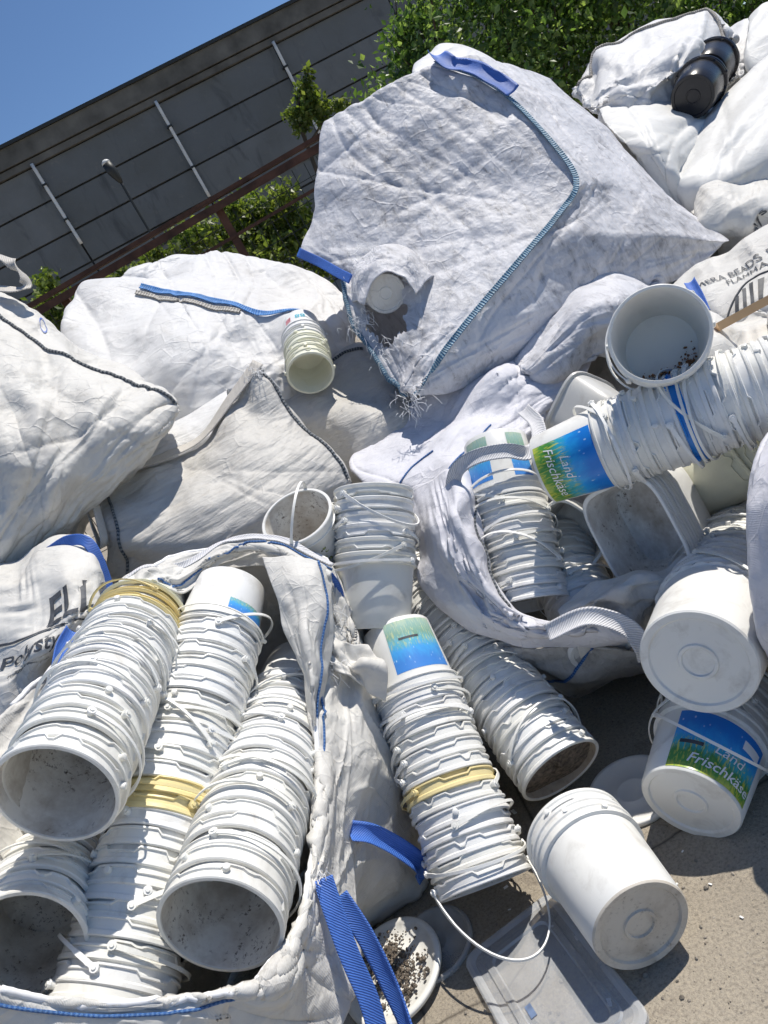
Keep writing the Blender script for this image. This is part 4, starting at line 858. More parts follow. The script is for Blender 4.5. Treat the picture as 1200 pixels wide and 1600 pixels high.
pts = [P(338, 672, 2.5), P(350, 640, 2.5), P(370, 610, 2.52), P(398, 585, 2.53), P(404, 590, 2.53)]; ribbon('strap_loop', pts, .02, M['web_grey'], o, [nrm(face_cam(p) + np.array((-1.2, 0, .4))) for p in pts], k=40)
fray('frayed_threads', 160, 742, 2.42, 50, .05, o, 9); fray('frayed_threads', 398, 584, 2.5, 60, .045, o, 8)
S = Surf(grid([[(205, 705, 2.66), (250, 672, 2.70), (300, 645, 2.74), (352, 612, 2.78)], [(212, 718, 2.60), (258, 690, 2.62), (308, 664, 2.65), (356, 632, 2.70)], [(222, 740, 2.58), (268, 712, 2.58), (318, 684, 2.60), (362, 650, 2.66)], [(240, 780, 2.6), (285, 750, 2.6), (330, 720, 2.62), (370, 690, 2.68)]]), 110, 110, T=.3, g1=.0, g2=.01, lump=.002, cr=.001, fold=((26, 0, 3, .012, .008),))
tag(S.build('ribbed_liner', M['bag_white']), 'white ribbed liner bulging out of the pointed grey bag', 'liner')
# ---- soiled bag behind it
S = Surf(grid([
    [(420, 625, 2.95), (455, 604, 2.98), (505, 578, 3.0), (560, 545, 3.05), (620, 550, 3.0), (700, 590, 2.95)],
    [(455, 650, 2.85), (485, 628, 2.83), (535, 608, 2.82), (590, 590, 2.85), (650, 605, 2.85), (710, 630, 2.85)],
    [(495, 690, 2.78), (528, 668, 2.70), (575, 652, 2.66), (622, 645, 2.66), (665, 650, 2.7), (720, 665, 2.8)],
    [(520, 740, 2.75), (555, 728, 2.66), (600, 714, 2.60), (645, 702, 2.62), (690, 698, 2.66), (730, 700, 2.76)],
    [(540, 820, 2.8), (570, 810, 2.72), (610, 790, 2.7), (650, 780, 2.7), (700, 770, 2.75), (740, 770, 2.85)]]), 150, 150, T=.5, g1=.05, g2=.04, cr=.005, fold=((14, 150, 20, .012, .015),))
o = S.build('woven_bag', M['bag_grey']); tag(o, 'soiled grey bag lying below the torn corner of the huge bag', 'bag', 'bulk bags in the pile')
S.seam('stitched_seam', [(.12, .9), (.1, 2), (.08, 3.1)], .006, M['seam_dark'], o, .004, 50)
# ---- printed polystyrene bag
S = Surf(grid([
    [(-60, 890, 2.15), (15, 876, 2.12), (60, 858, 2.1), (95, 843, 2.1), (135, 846, 2.1), (152, 872, 2.15)],
    [(-60, 925, 2.02), (20, 916, 1.98), (65, 900, 1.97), (105, 888, 1.97), (145, 893, 2.0), (166, 918, 2.05)],
    [(-60, 985, 1.95), (20, 978, 1.90), (70, 964, 1.88), (110, 952, 1.88), (142, 948, 1.93), (160, 946, 2.0)],
    [(-60, 1040, 1.92), (10, 1034, 1.85), (55, 1018, 1.83), (90, 1002, 1.85), (116, 992, 1.9), (142, 980, 2.0)],
    [(-60, 1090, 1.9), (0, 1080, 1.82), (35, 1065, 1.82), (62, 1050, 1.86), (85, 1038, 1.92), (115, 1020, 2.0)],
    [(-60, 1200, 1.85), (0, 1200, 1.82), (40, 1190, 1.82), (70, 1170, 1.88), (90, 1150, 1.95), (120, 1110, 2.0)]]), 160, 160, T=.3, g1=.04, g2=.045, lump=.006, cr=.0045, fold=((12, 160, 25, .008, .012),))
o = S.build('printed_bag', M['bag_cream']); tag(o, 'crumpled white polystyrene bag with black lettering and blue edge, left edge', 'bag', 'bulk bags in the pile')
ij = [(.9, 4.6), (.5, 4.75), (.7, 4.9), (1.2, 4.95), (1.8, 4.95)]; pts = [P(78, 862, 2.06), P(110, 844, 2.05), P(142, 853, 2.04), (S.at(1.0, 4.98, .004)), S.at(1.7, 4.98, .004)]; ribbon('blue_edge', pts, .03, M['web_blue'], o, [face_cam(p) for p in pts], k=40)
ei, ej = (-1.5, 14.0), (-10.5, 1.5)
text_on(S, 'lettering', 'ELL', 1.85, 2.95, ei, ej, .095, M['ink'], o, .003, 0, .012, 8)
text_on(S, 'lettering', 'Polystyrene', 2.85, 2.5, ei, ej, .052, M['ink'], o, .003, 0, .008, 6)
text_on(S, 'lettering', 'Flammable: expandable', 3.55, 2.0, ei, ej, .014, M['ink'], o, .003, 0, 0, 3)
text_on(S, 'lettering', '®', 1.35, 4.4, ei, ej, .025, M['ink'], o, .003, 0, 0, 3)
mb = MB(); q = [S.at(2.42 - .04 * t, .6 + t, .003) for t in np.linspace(0, 3.6, 60)]; q2 = [S.at(2.49 - .04 * t, .6 + t, .003) for t in np.linspace(0, 3.6, 60)]
mb.add(q + q2, [(i, i + 1, 61 + i, 60 + i) for i in range(59)]); mb.build('printed_rule', M['ink'], o)

# ---- open sack lower left: closed loop of rim points, wall falls to the ground
rim = [(-190, 1480, 1.12), (-170, 1300, 1.3), (-70, 1190, 1.5), (20, 1105, 1.66), (85, 1038, 1.8), (160, 945, 1.88), (226, 888, 1.93), (340, 858, 2.08), (432, 850, 2.06), (508, 880, 2.02), (514, 965, 1.96), (494, 1080, 1.82), (498, 1200, 1.66), (490, 1320, 1.52), (468, 1438, 1.38), (410, 1530, 1.29), (300, 1556, 1.25), (150, 1568, 1.22), (0, 1548, 1.17), (-190, 1480, 1.12)]
rp = np.array([P(*p) for p in rim]); cen = rp[:-1].mean(0)
out_ = rp - cen; out_[:, 2] = 0; out_ /= np.linalg.norm(out_, axis=1)[:, None]
r0 = rp - out_ * .035 + np.array([0, 0, -.22]); r0b = rp - out_ * .012 + np.array([0, 0, -.06])
for k, p in {5: (178, 962, 1.84), 6: (240, 925, 1.87), 7: (338, 892, 2.05), 8: (428, 884, 2.03), 9: (498, 915, 1.95)}.items(): r0[k] = P(*p); r0b[k] = (r0[k] + rp[k]) / 2 + face_cam(rp[k]) * .008
r2 = rp + out_ * .035 + np.array([0, 0, -.07]); r3 = rp + out_ * .10; r3[:, 2] *= .55; r4 = rp + out_ * .09; r4[:, 2] = .02
ov3 = {9: (548, 935, 2.1), 10: (575, 1030, 2.0), 11: (586, 1110, 1.92), 12: (596, 1200, 1.84), 13: (575, 1300, 1.78), 14: (545, 1400, 1.7), 15: (450, 1520, 1.62)}
for k, p in ov3.items(): r3[k] = P(*p); r2[k] = (rp[k] * .55 + r3[k] * .45) + face_cam(rp[k]) * .015
for k, p in {10: (640, 1240), 11: (665, 1300), 12: (672, 1345), 13: (655, 1400), 14: (560, 1460), 15: (470, 1545)}.items(): r4[k] = G(*p, .015)
S = Surf([r0, r0b, rp, r2, r3, r4], 150, 440, closed=False, g1=.02, g2=.025, lump=.005, cr=.0035, fold=((70, 90, 18, .012, .004), (20, 20, 30, .008, .006)))
osk = S.build('open_sack', M['bag_cream'], thick=.004); tag(osk, 'open cream woven sack full of nested bucket stacks, lower left', 'sack', 'open sacks of buckets')
S.seam('blue_stitching', [(2.35, 15.2), (2.4, 16), (2.4, 17), (2.35, 18.3)], .0028, M['thread_blue'], osk, .002, 80)
S.seam('blue_stitching', [(1.9, 5), (1.95, 6), (2.05, 7), (1.9, 8), (1.95, 8.8)], .0028, M['thread_blue'], osk, .002, 90)
S.seam('blue_stitching', [(2.25, 9.4), (2.25, 10), (2.25, 11), (2.25, 12), (2.25, 13), (2.25, 14)], .0028, M['thread_blue'], osk, .003, 110)
S.seam('hem', [(2.0, 3), (2.0, 4), (2, 5), (2, 6), (2, 7), (2, 8), (2, 9), (2, 10), (2, 11), (2, 12), (2, 13), (2, 14), (2, 15), (2, 16), (2, 17), (2, 18)], .006, M['fray'], osk, .0, 300)
fray('frayed_threads', 505, 1040, 1.86, 60, .05, osk, 12); fray('frayed_threads', 515, 960, 1.96, 50, .05, osk, 12); fray('frayed_threads', 500, 1370, 1.46, 20, .03, osk, 6)
# blue webbing handles
pts = [P(505, 1372, 1.46), P(520, 1420, 1.44), P(545, 1490, 1.42), P(575, 1560, 1.41), P(600, 1640, 1.40), P(640, 1690, 1.40), P(640, 1620, 1.43), P(610, 1540, 1.46), P(570, 1460, 1.48), P(530, 1400, 1.50)]
ribbon('blue_handle', pts, .038, M['web_blue'], osk, [nrm(face_cam(p) + np.array(n)) for p, n in zip(pts, ((-.2, 0, 0), (0, 0, 0), (.1, 0, 0), (.2, 0, 0), (.6, 0, 0), (1.5, 0, -.8), (-1, 0, 0), (-.6, 0, 0), (-.4, 0, 0), (-.3, 0, 0)))], k=90, thick=.004, fold=.1)
pts = [P(548, 1300, 1.70), P(580, 1305, 1.72), P(620, 1325, 1.76), P(655, 1350, 1.80), P(668, 1372, 1.84)]; ribbon('blue_handle', pts, .045, M['web_blue'], osk, [nrm(face_cam(p) + np.array((0, 0, .8))) for p in pts], k=40, fold=.3)
pts = [P(112, 985, 1.82), P(98, 1010, 1.78), P(92, 1040, 1.74), P(88, 1072, 1.72)]; ribbon('blue_handle', pts, .035, M['web_blue'], osk, [nrm(face_cam(p) + np.array((.5, 0, 0))) for p in pts], k=30, fold=.2)
pts = [P(332, 905, 2.12), P(350, 885, 2.08), P(362, 872, 2.08), P(378, 866, 2.1)]; ribbon('blue_handle', pts, .03, M['web_blue'], osk, [face_cam(p) for p in pts], k=24)
pts = [P(488, 890, 2.02), P(505, 905, 1.98), P(520, 930, 2.0), P(515, 955, 2.02)]; ribbon('blue_handle', pts, .05, M['web_blue'], osk, [nrm(face_cam(p) + np.array((.5, 0, .5))) for p in pts], k=30, fold=.4)
S = Surf(grid([[(412, 872, 1.95), (465, 868, 1.93), (516, 890, 1.93)], [(428, 925, 1.89), (476, 922, 1.85), (522, 945, 1.88)], [(444, 985, 1.85), (482, 995, 1.79), (520, 1010, 1.85)], [(470, 1050, 1.79), (488, 1062, 1.74), (512, 1070, 1.82)], [(482, 1120, 1.76), (492, 1130, 1.72), (508, 1140, 1.78)]]), 110, 60, closed=False, g1=.015, g2=.02, ani=(1.5, .6), lump=.004, cr=.003, fold=((8, 80, 14, .006, .05),))
S.build('folded_lip', M['bag_cream'], osk); S.seam('blue_stitching', [(0, 1.6), (1, 1.7), (2, 1.6), (3, 1.5), (4, 1.4)], .0028, M['thread_blue'], osk, .003, 70)
S = Surf(grid([[(140, 958, 1.86), (200, 902, 1.90), (230, 884, 1.94), (275, 884, 1.97), (335, 850, 2.02), (385, 840, 2.03), (448, 848, 2.02), (518, 882, 1.97)],
    [(148, 966, 1.82), (208, 915, 1.84), (240, 900, 1.88), (280, 905, 1.92), (340, 868, 1.97), (388, 852, 1.985), (448, 862, 1.96), (516, 896, 1.92)],
    [(158, 978, 1.80), (218, 932, 1.82), (250, 920, 1.86), (290, 922, 1.91), (342, 885, 1.98), (390, 862, 2.0), (446, 880, 1.97), (510, 915, 1.92)]]), 60, 220, closed=False, g1=.01, g2=.03, lump=.003, cr=.003, fold=((18, 80, 20, .006, .008),))
S.build('rim_band', M['bag_cream'], osk); S.seam('blue_stitching', [(1.25, 2.1), (1.4, 3), (1.2, 4), (.9, 5), (.7, 6), (.8, 7)], .0026, M['thread_blue'], osk, .003, 110); S.tape('hem', [(.12, 0), (.1, 2), (.1, 3), (.1, 4), (.1, 5), (.1, 6), (.1, 7)], .018, M['web_white'], osk, .003, 120)
# torn white panel flapping beside the seam
S = Surf(grid([[(512, 985, 1.93), (530, 1000, 1.92), (550, 1008, 1.92), (575, 1012, 1.93)], [(510, 1020, 1.90), (535, 1035, 1.88), (562, 1040, 1.87), (598, 1040, 1.88)], [(512, 1040, 1.88), (545, 1058, 1.86), (575, 1070, 1.85), (604, 1092, 1.86)]]), 50, 60, closed=False, g1=.08, g2=.05)
S.build('torn_flap', M['bag_cream'], osk)

# ---- lavender sack, middle
lav = None
S = Surf(grid([
    [(560, 700, 2.62), (620, 655, 2.67), (700, 600, 2.68), (770, 565, 2.68), (840, 548, 2.66), (925, 548, 2.62)],
    [(556, 735, 2.50), (620, 700, 2.5), (700, 650, 2.5), (770, 620, 2.5), (835, 600, 2.5), (905, 590, 2.52)],
    [(590, 768, 2.42), (650, 745, 2.36), (705, 712, 2.34), (760, 680, 2.36), (815, 650, 2.41), (860, 628, 2.47)],
    [(640, 800, 2.36), (680, 785, 2.29), (708, 748, 2.24), (750, 715, 2.28), (800, 685, 2.34), (845, 668, 2.42)],
    [(655, 850, 2.4), (690, 830, 2.4), (715, 800, 2.4), (755, 770, 2.42), (800, 740, 2.45), (840, 720, 2.5)]]), 220, 220, T=.35, g1=.04, g2=.035, lump=.010, cr=.0045, fold=((30, 140, 16, .010, .007), (16, 60, 20, .010, .008)))
lav = S.build('open_sack', M['bag_lav']); tag(lav, 'open lavender white sack holding buckets and square tubs, right of the upright pails', 'sack', 'open sacks of buckets')
S.seam('blue_stitching', [(2.7, 1.2), (2.55, 2), (2.2, 2.6), (1.8, 3.1)], .0028, M['thread_blue'], lav, .003, 50)
S.seam('blue_stitching', [(2.4, .1), (2.1, .6), (1.7, 1.1), (1.6, 1.6)], .0028, M['thread_blue'], lav, .003, 50)
S = Surf(grid([
    [(632, 768, 2.32), (672, 752, 2.24), (708, 742, 2.2), (735, 752, 2.22)],
    [(646, 830, 2.22), (680, 815, 2.10), (715, 800, 2.06), (744, 812, 2.12)],
    [(656, 890, 2.16), (700, 880, 2.04), (735, 865, 2.00), (762, 878, 2.06)],
    [(688, 945, 2.11), (735, 940, 1.99), (765, 925, 1.95), (790, 935, 2.0)],
    [(738, 988, 2.06), (790, 980, 1.94), (815, 968, 1.92), (835, 968, 1.95)],
    [(805, 1006, 2.0), (860, 992, 1.90), (880, 975, 1.88), (895, 970, 1.92)],
    [(885, 1010, 1.98), (930, 990, 1.88), (945, 968, 1.87), (955, 965, 1.91)],
    [(965, 1014, 1.98), (995, 1005, 1.88), (1005, 995, 1.87), (1008, 990, 1.9)]]), 220, 90, closed=False, g1=.06, g2=.06, ani=(1.6, .5), lump=.006, cr=.003, fold=((14, 90, 12, .006, .03),))
S.build('rolled_rim', M['bag_lav'], lav); rS = S
S.seam('stitching', [(0, 2.85), (1, 2.8), (2, 2.7), (3, 2.6), (4, 2.5), (5, 2.4), (6, 2.3), (7, 2.2)], .003, M['seam_dark'], lav, .003, 140)
pts = [P(855, 990, 1.86), P(910, 965, 1.83), P(950, 968, 1.82), P(985, 985, 1.82), P(1005, 1012, 1.82), P(1012, 1030, 1.84)]; ribbon('white_strap', pts, .045, M['web_white'], lav, [nrm(face_cam(p) + np.array((0, 0, .6))) for p in pts], k=60, fold=.2)
pts = [P(706, 770, 2.17), P(715, 735, 2.13), P(745, 714, 2.10), P(790, 705, 2.10), P(825, 708, 2.12), P(842, 690, 2.16), P(838, 660, 2.22), P(818, 640, 2.3)]; ribbon('white_strap', pts, .042, M['web_white'], lav, [nrm(face_cam(p) + np.array((0, 0, .3))) for p in pts], k=80, fold=.15)
# hanging belly of the sack below the rim
S = Surf(grid([
    [(690, 950, 2.2), (760, 1000, 2.1), (830, 1010, 2.03), (900, 1008, 2.0), (960, 1012, 2.0), (1010, 1015, 2.02), (1060, 1000, 2.05)],
    [(700, 990, 2.22), (770, 1020, 2.12), (835, 1032, 2.05), (900, 1035, 2.03), (960, 1035, 2.03), (1010, 1035, 2.05), (1060, 1020, 2.08)],
    [(720, 1030, 2.3), (785, 1040, 2.2), (840, 1055, 2.12), (900, 1068, 2.1), (960, 1060, 2.1), (1010, 1055, 2.12), (1060, 1045, 2.15)],
    [(740, 1060, 2.5), (800, 1062, 2.4), (850, 1070, 2.35), (900, 1078, 2.32), (960, 1072, 2.32), (1010, 1065, 2.34), (1060, 1055, 2.36)]]), 80, 140, T=.35, g1=.05, g2=.04, ani=(.6, 1.4), drop=.6)
S.build('belly', M['bag_soiled'], lav); S.seam('blue_stitching', [(0.1, 3.4), (1, 3.2), (2, 2.7), (3, 2)], .004, M['thread_blue'], lav, .003, 40)
# inner wall of the sack on the right
S = Surf(grid([[(872, 950, 1.98), (920, 915, 1.97), (980, 895, 1.93), (1050, 888, 1.92), (1110, 860, 1.98)], [(880, 965, 1.94), (930, 938, 1.92), (985, 918, 1.89), (1040, 905, 1.89), (1090, 880, 1.95)], [(895, 985, 1.95), (940, 965, 1.93), (990, 945, 1.92), (1030, 925, 1.93), (1075, 900, 1.97)], [(905, 1010, 2.0), (950, 1000, 1.98), (1000, 985, 1.97), (1040, 960, 1.98), (1080, 930, 2.0)]]), 80, 120, closed=False, g1=.10, g2=.07, ani=(.6, 1.5))
S.build('inner_wall', M['bag_cream'], lav)

# ---- bag at the right edge
S = Surf(grid([
    [(1190, 690, 1.62), (1240, 650, 1.6), (1320, 620, 1.62), (1440, 600, 1.7)],
    [(1172, 735, 1.58), (1235, 720, 1.46), (1330, 710, 1.42), (1460, 700, 1.5)],
    [(1160, 800, 1.56), (1230, 800, 1.42), (1330, 800, 1.36), (1480, 800, 1.45)],
    [(1164, 900, 1.55), (1235, 900, 1.42), (1340, 900, 1.36), (1490, 900, 1.45)],
    [(1180, 975, 1.56), (1245, 990, 1.45), (1345, 1010, 1.40), (1490, 1020, 1.48)],
    [(1205, 1045, 1.6), (1265, 1080, 1.52), (1355, 1110, 1.48), (1490, 1130, 1.52)],
    [(1230, 1150, 1.66), (1285, 1200, 1.6), (1370, 1240, 1.55), (1490, 1260, 1.55)]]), 150, 110, T=.55, g1=.04, g2=.03, back=(.8, .6, 0), fold=((12, 80, 20, .012, .02),))
tag(S.build('woven_bag', M['bag_lav']), 'pale woven bag cut off at the right edge beside the ribbed stack', 'bag', 'bulk bags in the pile')

# ---- upper right heap
def sack(lab, mat, rows, n=120, m=120, name='woven_bag', **kw):
    S = Surf(grid(rows), n, m, **kw); o = S.build(name, M[mat]); tag(o, lab, 'bag', 'bulk bags in the pile'); return S, o
S, cb = sack('crinkled shiny white bag with a black bucket in its mouth', 'bag_white', [
    [(908, 142, 3.95), (950, 88, 4.0), (1020, 52, 4.0), (1095, 30, 4.0), (1136, 58, 3.9)],
    [(914, 158, 3.75), (960, 112, 3.68), (1025, 88, 3.64), (1095, 62, 3.66), (1145, 92, 3.78)],
    [(925, 170, 3.65), (968, 140, 3.54), (1025, 122, 3.48), (1072, 106, 3.50), (1142, 118, 3.70)],
    [(940, 185, 3.62), (980, 172, 3.52), (1025, 160, 3.48), (1062, 150, 3.55), (1095, 160, 3.75)],
    [(950, 230, 3.65), (990, 230, 3.6), (1035, 220, 3.58), (1070, 210, 3.62), (1100, 210, 3.8)]], T=.5, g1=.07, g2=.08, cr=.011, lump=.01, fold=((16, 140, 30, .02, .015), (12, 60, 30, .02, .015)))
S.seam('hem', [(0, 0.1), (0, 1), (.1, 2), (.05, 3), (.3, 3.9), (1, 4), (2, 4), (2.6, 3.95)], .008, M['seam_grey'], cb, .004, 80)
sack('small crumpled white bag behind the crinkled shiny bag', 'bag_white', [[(1120, 60, 4.2), (1150, 45, 4.2), (1185, 40, 4.2)], [(1120, 95, 4.05), (1150, 90, 4.0), (1190, 85, 4.0)], [(1125, 135, 4.05), (1155, 135, 4.0), (1190, 130, 4.0)], [(1130, 180, 4.1), (1160, 180, 4.1), (1190, 170, 4.1)]], 70, 70, T=.4, g1=.08, g2=.07)
sack('upright white bag at the top right corner', 'bag_smooth', [[(1172, 28, 3.9), (1200, 5, 3.9), (1250, -10, 3.9)], [(1164, 60, 3.75), (1200, 50, 3.7), (1260, 30, 3.7)], [(1168, 105, 3.7), (1205, 100, 3.65), (1270, 80, 3.65)], [(1180, 160, 3.7), (1215, 160, 3.7), (1280, 140, 3.7)]], 80, 80, T=.5, g1=.05, g2=.03)
sack('smooth cream white bag draped between the huge bag and the white tarpaulin bag', 'bag_smooth', [
    [(938, 174, 3.54), (980, 158, 3.57), (1052, 150, 3.60), (1122, 166, 3.62)], [(948, 196, 3.32), (1000, 188, 3.28), (1060, 182, 3.32), (1112, 186, 3.42)],
    [(972, 225, 3.20), (1015, 225, 3.10), (1052, 232, 3.12), (1085, 238, 3.22)], [(1000, 258, 3.16), (1030, 262, 3.08), (1052, 275, 3.07), (1070, 285, 3.14)], [(1030, 330, 3.17), (1050, 330, 3.12), (1070, 330, 3.12), (1090, 330, 3.17)]], T=.5, g1=.01, g2=.02, lump=.006, cr=.0045, sharp=.5, fold=((14, 150, 20, .016, .008), (12, 70, 20, .014, .008)))
sack('big smooth white tarpaulin bag on the right of the heap', 'bag_smooth', [
    [(1050, 262, 3.23), (1085, 208, 3.33), (1138, 145, 3.43), (1200, 90, 3.48), (1290, 30, 3.53)], [(1046, 282, 3.10), (1098, 245, 3.08), (1150, 200, 3.10), (1210, 150, 3.14), (1300, 100, 3.23)],
    [(1055, 298, 3.08), (1105, 285, 2.98), (1160, 262, 2.94), (1220, 232, 2.96), (1300, 195, 3.06)], [(1072, 330, 3.08), (1112, 330, 3.02), (1162, 315, 2.98), (1222, 305, 2.98), (1300, 295, 3.08)], [(1090, 400, 3.13), (1130, 400, 3.10), (1180, 390, 3.08), (1240, 380, 3.08), (1310, 370, 3.13)]], T=.6, g1=.005, g2=.012, lump=.004, cr=.0036, sharp=.5, fold=((14, 150, 15, .012, .009), (10, 110, 20, .010, .008)))
S, o = sack('crumpled printed bag with black letters under the tarpaulin bag', 'bag_cream', [
    [(1088, 335, 2.94), (1102, 298, 2.98), (1150, 280, 3.00), (1195, 262, 3.00), (1270, 250, 3.02)], [(1095, 348, 2.86), (1118, 318, 2.86), (1155, 300, 2.87), (1198, 282, 2.87), (1275, 275, 2.88)],
    [(1110, 365, 2.86), (1135, 345, 2.82), (1162, 325, 2.79), (1198, 305, 2.78), (1275, 300, 2.80)], [(1125, 385, 2.92), (1150, 372, 2.84), (1175, 355, 2.77), (1205, 330, 2.74), (1275, 330, 2.76)], [(1135, 415, 2.97), (1165, 400, 2.90), (1190, 385, 2.84), (1215, 370, 2.82), (1275, 370, 2.82)]], 110, 120, name='printed_bag', T=.3, g1=.09, g2=.07)
text_on(S, 'lettering', 'olys', 3.1, 2.35, (-4, 9), (-9, -5), .075, M['ink'], o, .004, 0, .01, 6)
S, o = sack('flattened white bag printed BEADS and a striped emblem, right edge', 'bag_cream', [
    [(1040, 470, 2.60), (1085, 430, 2.60), (1130, 405, 2.58), (1175, 375, 2.56), (1260, 330, 2.54)], [(1062, 490, 2.52), (1100, 455, 2.50), (1145, 432, 2.47), (1190, 405, 2.44), (1270, 365, 2.40)],
    [(1085, 505, 2.46), (1115, 482, 2.42), (1155, 460, 2.39), (1195, 440, 2.36), (1275, 405, 2.32)], [(1095, 530, 2.42), (1125, 512, 2.38), (1160, 495, 2.34), (1200, 478, 2.30), (1280, 450, 2.25)], [(1100, 565, 2.40), (1130, 552, 2.36), (1165, 540, 2.32), (1205, 525, 2.28), (1285, 500, 2.22)]], 120, 130, name='printed_bag', T=.25, g1=.06, g2=.05, lump=.005)
text_on(S, 'lettering', 'MERA BEADS EXP', .95, 2.3, (0, 11), (-12, -2), .034, M['ink'], o, .003, 0, .0, 3)
text_on(S, 'lettering', 'FLAMMABLE', 1.32, 2.7, (0, 11), (-12, -2), .032, M['ink'], o, .003, 0, .0, 3)
for k in range(6):
    mb = MB(); t0 = 1.75 + k * .33; tt = np.linspace(0, 1, 10); q = [S.at(2.85 - .95 * t * (.5 + .5 * math.sin((k + .8) / 6.2 * math.pi)), t0 + .1 * t, .003) for t in tt]; q2 = [S.at(2.85 - .95 * t * (.5 + .5 * math.sin((k + .8) / 6.2 * math.pi)), t0 + .16 + .1 * t, .003) for t in tt]
    mb.add(q + q2, [(i, i + 1, 11 + i, 10 + i) for i in range(9)]); mb.build('emblem_stripe', M['ink'], o)
q = [(2.95, 1.35), (2.3, 1.75), (1.85, 2.3), (1.7, 2.9), (1.9, 3.6), (2.4, 4.1), (2.9, 4.2)]
S.seam('emblem_outline', q, .003, M['ink'], o, .002, 60)
pts = [P(1078, 440, 2.46), P(1090, 462, 2.40), P(1102, 490, 2.34)]; ribbon('blue_strap', pts, .035, M['web_blue'], o, [face_cam(p) for p in pts], k=20, fold=.3)
# small pieces of bag filling behind the open bucket
sack('pale bag scrap crushed behind the open bucket', 'bag_cream', [[(1090, 500, 2.1), (1125, 500, 2.1), (1165, 520, 2.1), (1215, 510, 2.05)], [(1095, 525, 2.02), (1130, 530, 2.0), (1170, 540, 2.0), (1220, 530, 1.95)], [(1090, 560, 2.0), (1130, 565, 1.98), (1175, 565, 1.97), (1220, 560, 1.92)], [(1090, 610, 2.05), (1130, 610, 2.05), (1180, 610, 2.0), (1230, 610, 2.0)]], 70, 80, T=.2, g1=.1, g2=.08)
mb = MB(); a, b = P(1120, 512, 2.02), P(1290, 420, 1.96); mb.bar(a, b, .022, .042, face_cam(a)); tag(rebase(mb.build('wooden_slat', M['wood'])), 'sawn wooden slat lying across the printed bag at the right edge', 'wooden slat')
# hidden heap under the bags so nothing floats
sack('grey bag deep in the heap beneath the other bags', 'bag_soiled', [
    [(420, 640, 3.3), (620, 600, 3.2), (820, 560, 3.1), (1020, 480, 3.0), (1250, 350, 2.95)], [(420, 760, 3.1), (620, 700, 3.0), (820, 640, 2.9), (1020, 580, 2.75), (1250, 470, 2.7)],
    [(440, 900, 3.0), (640, 850, 2.85), (840, 780, 2.7), (1040, 700, 2.6), (1270, 600, 2.55)], [(480, 1000, 2.95), (660, 960, 2.8), (860, 900, 2.65), (1060, 820, 2.55), (1290, 720, 2.45)]], 90, 120, T=1.2, g1=.05, g2=.03)

# ================================================================== LIDS AND LITTER ON THE GROUND
def lid(label, c, r, mat, nrm_=(0, 0, 1), rim=.008, group='round lids on the ground', rings=True):
    pr = [(0, .001), (r * .3, .001), (r * .33, .003), (r * .36, .001), (r * .86, .001), (r * .88, .006), (r * .93, rim), (r * .98, rim), (r, rim - .003), (r, -.004), (r - .002, -.004), (r - .003, rim - .006), (r * .9, .003), (r * .85, -.002), (0, -.002)]
    n = 64; v = [(0, 0, pr[0][1])]; f = []
    for q, z in pr[1:-1]:
        for k in range(n): a = 2 * math.pi * k / n; v.append((q * math.cos(a), q * math.sin(a), z))
    v.append((0, 0, pr[-1][1])); L = len(pr) - 2
    f += [(0, 1 + k, 1 + (k + 1) % n) for k in range(n)]
    for i in range(L - 1):
        for k in range(n): f.append((1 + i * n + k, 1 + (i + 1) * n + k, 1 + (i + 1) * n + (k + 1) % n, 1 + i * n + (k + 1) % n))
    b = 1 + (L - 1) * n; f += [(len(v) - 1, b + (k + 1) % n, b + k) for k in range(n)]
    o = obj('round_lid', mesh('round_lid', v, f), mat); o.location = tuple(c); o.rotation_euler = Vector(nrm_).to_track_quat('Z', 'Y').to_euler(); return tag(o, label, 'lid', group)
lid('clean white round lid half under the label bucket', G(990, 1238) + np.array([0, 0, .006]), .115, M['cleanish'])
c = G(622, 1530); l1 = lid('white round lid heaped with soil beside the blue handle', c + np.array([0, 0, .03]), .128, M['plastic'], (-.06, -.07, 1), .006)
lid('clear round lid partly under the soiled lid', G(680, 1478) + np.array([0, 0, .006]), .10, M['lidclear'])
lid('clear round lid in the shade behind the blue handle', G(572, 1580) + np.array([0, 0, .012]), .105, M['lidclear'], (.05, 0, 1))
mb = MB()
for k in range(900):
    t = random.gauss(.0, .55); a = np.array([t * .09, random.gauss(0, .035) - .3 * t * .05, 0]); 
    if np.hypot(a[0], a[1]) > .105: continue
    r = .0015 + .005 * random.random() ** 3; mb.add(iv * r * RNG.uniform(.6, 1.3, 3) + a + (0, 0, .004 + r * .4 + .006 * random.random()), fi)
o = obj('soil', mesh('soil', mb.v, mb.f, False), M['soil'], l1, world=False); o['kind'] = 'stuff'
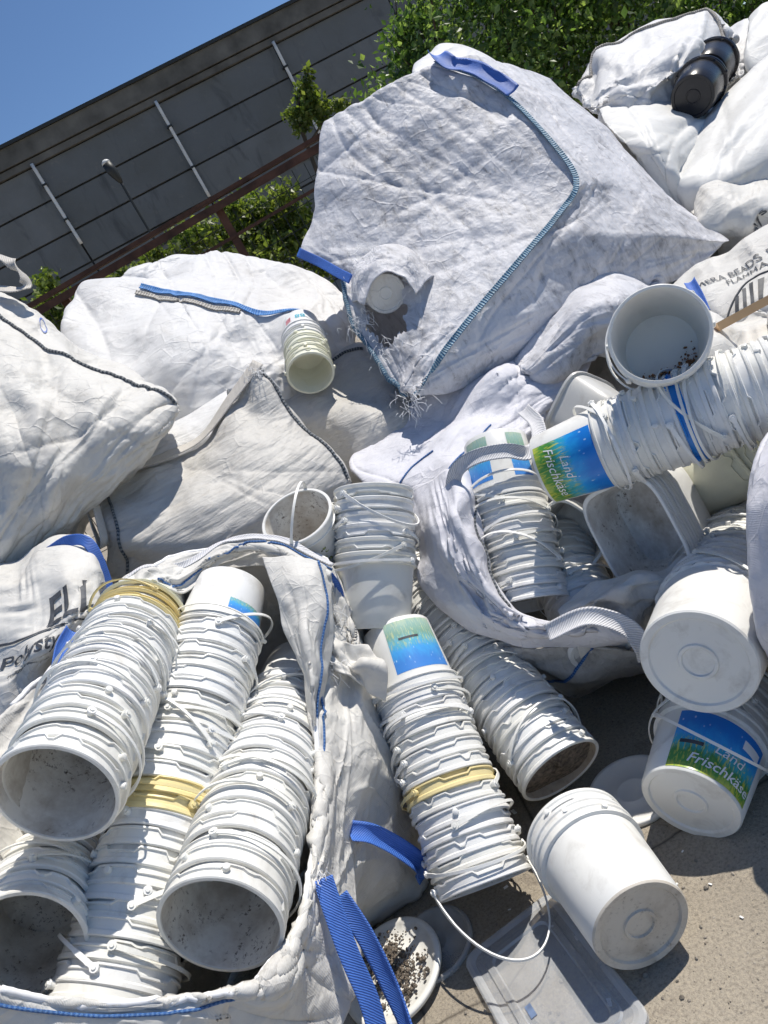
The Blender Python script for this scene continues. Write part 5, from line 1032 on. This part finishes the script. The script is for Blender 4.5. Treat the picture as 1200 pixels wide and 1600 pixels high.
# clear rectangular lid
def clear_lid():
    cs = [G(738, 1498), G(875, 1392), G(1040, 1620), G(820, 1740)]
    c = (cs[0] + cs[1] + cs[2] + cs[3]) / 4; ex = cs[1] - cs[0]; ey = (cs[3] - cs[0] + cs[2] - cs[1]) / 2
    hx, hy = np.linalg.norm(ex) / 2, np.linalg.norm(ey) / 2; ux = nrm(ex); uy = nrm(np.cross((0, 0, 1), ux)); 
    if np.dot(uy, ey) < 0: uy = -uy
    def rrect(a, b, r, z, k=8):
        out = []
        for sx, sy, t0 in ((1, 1, 0), (-1, 1, .5), (-1, -1, 1), (1, -1, 1.5)):
            for q in range(k + 1): t = (t0 + .5 * q / k) * math.pi; out.append(((a - r) * sx + r * math.cos(t), (b - r) * sy + r * math.sin(t), z))
        return out
    rings = [rrect(hx, hy, .03, .0), rrect(hx, hy, .03, .010), rrect(hx - .003, hy - .003, .028, .012), rrect(hx - .010, hy - .010, .026, .012), rrect(hx - .018, hy - .018, .026, .009), rrect(hx - .034, hy - .034, .022, .009), rrect(hx - .037, hy - .037, .022, .013), rrect(hx - .05, hy - .05, .02, .013), rrect(hx - .053, hy - .053, .02, .009)]
    n = len(rings[0]); v = [p for r in rings for p in r]; f = [(i * n + k, (i + 1) * n + k, (i + 1) * n + (k + 1) % n, i * n + (k + 1) % n) for i in range(len(rings) - 1) for k in range(n)]
    f.append(tuple((len(rings) - 1) * n + k for k in range(n)))
    mi = [1 if i in (0, 1, 2, 3, 5, 7) else 0 for i in range(len(rings) - 1) for k in range(n)] + [0]
    o = obj('rectangular_lid', mesh('rectangular_lid', v, f, False, [M['clear'], M['clear_rim']], mi))
    o.matrix_world = Matrix(((ux[0], uy[0], 0, c[0]), (ux[1], uy[1], 0, c[1]), (0, 0, 1, .006), (0, 0, 0, 1)))
    tag(o, 'large clear rectangular plastic lid lying under the toppled bucket', 'lid')
    d = o.modifiers.new('thickness', 'SOLIDIFY'); d.thickness = .0015
    mb = MB(); mb.box((-hx * .45, 0.02, .0105), (.014, .03, .0012)); 
    obj('sticker', mesh('sticker', mb.v, mb.f, False), M['sticker'], o, world=False)
clear_lid()
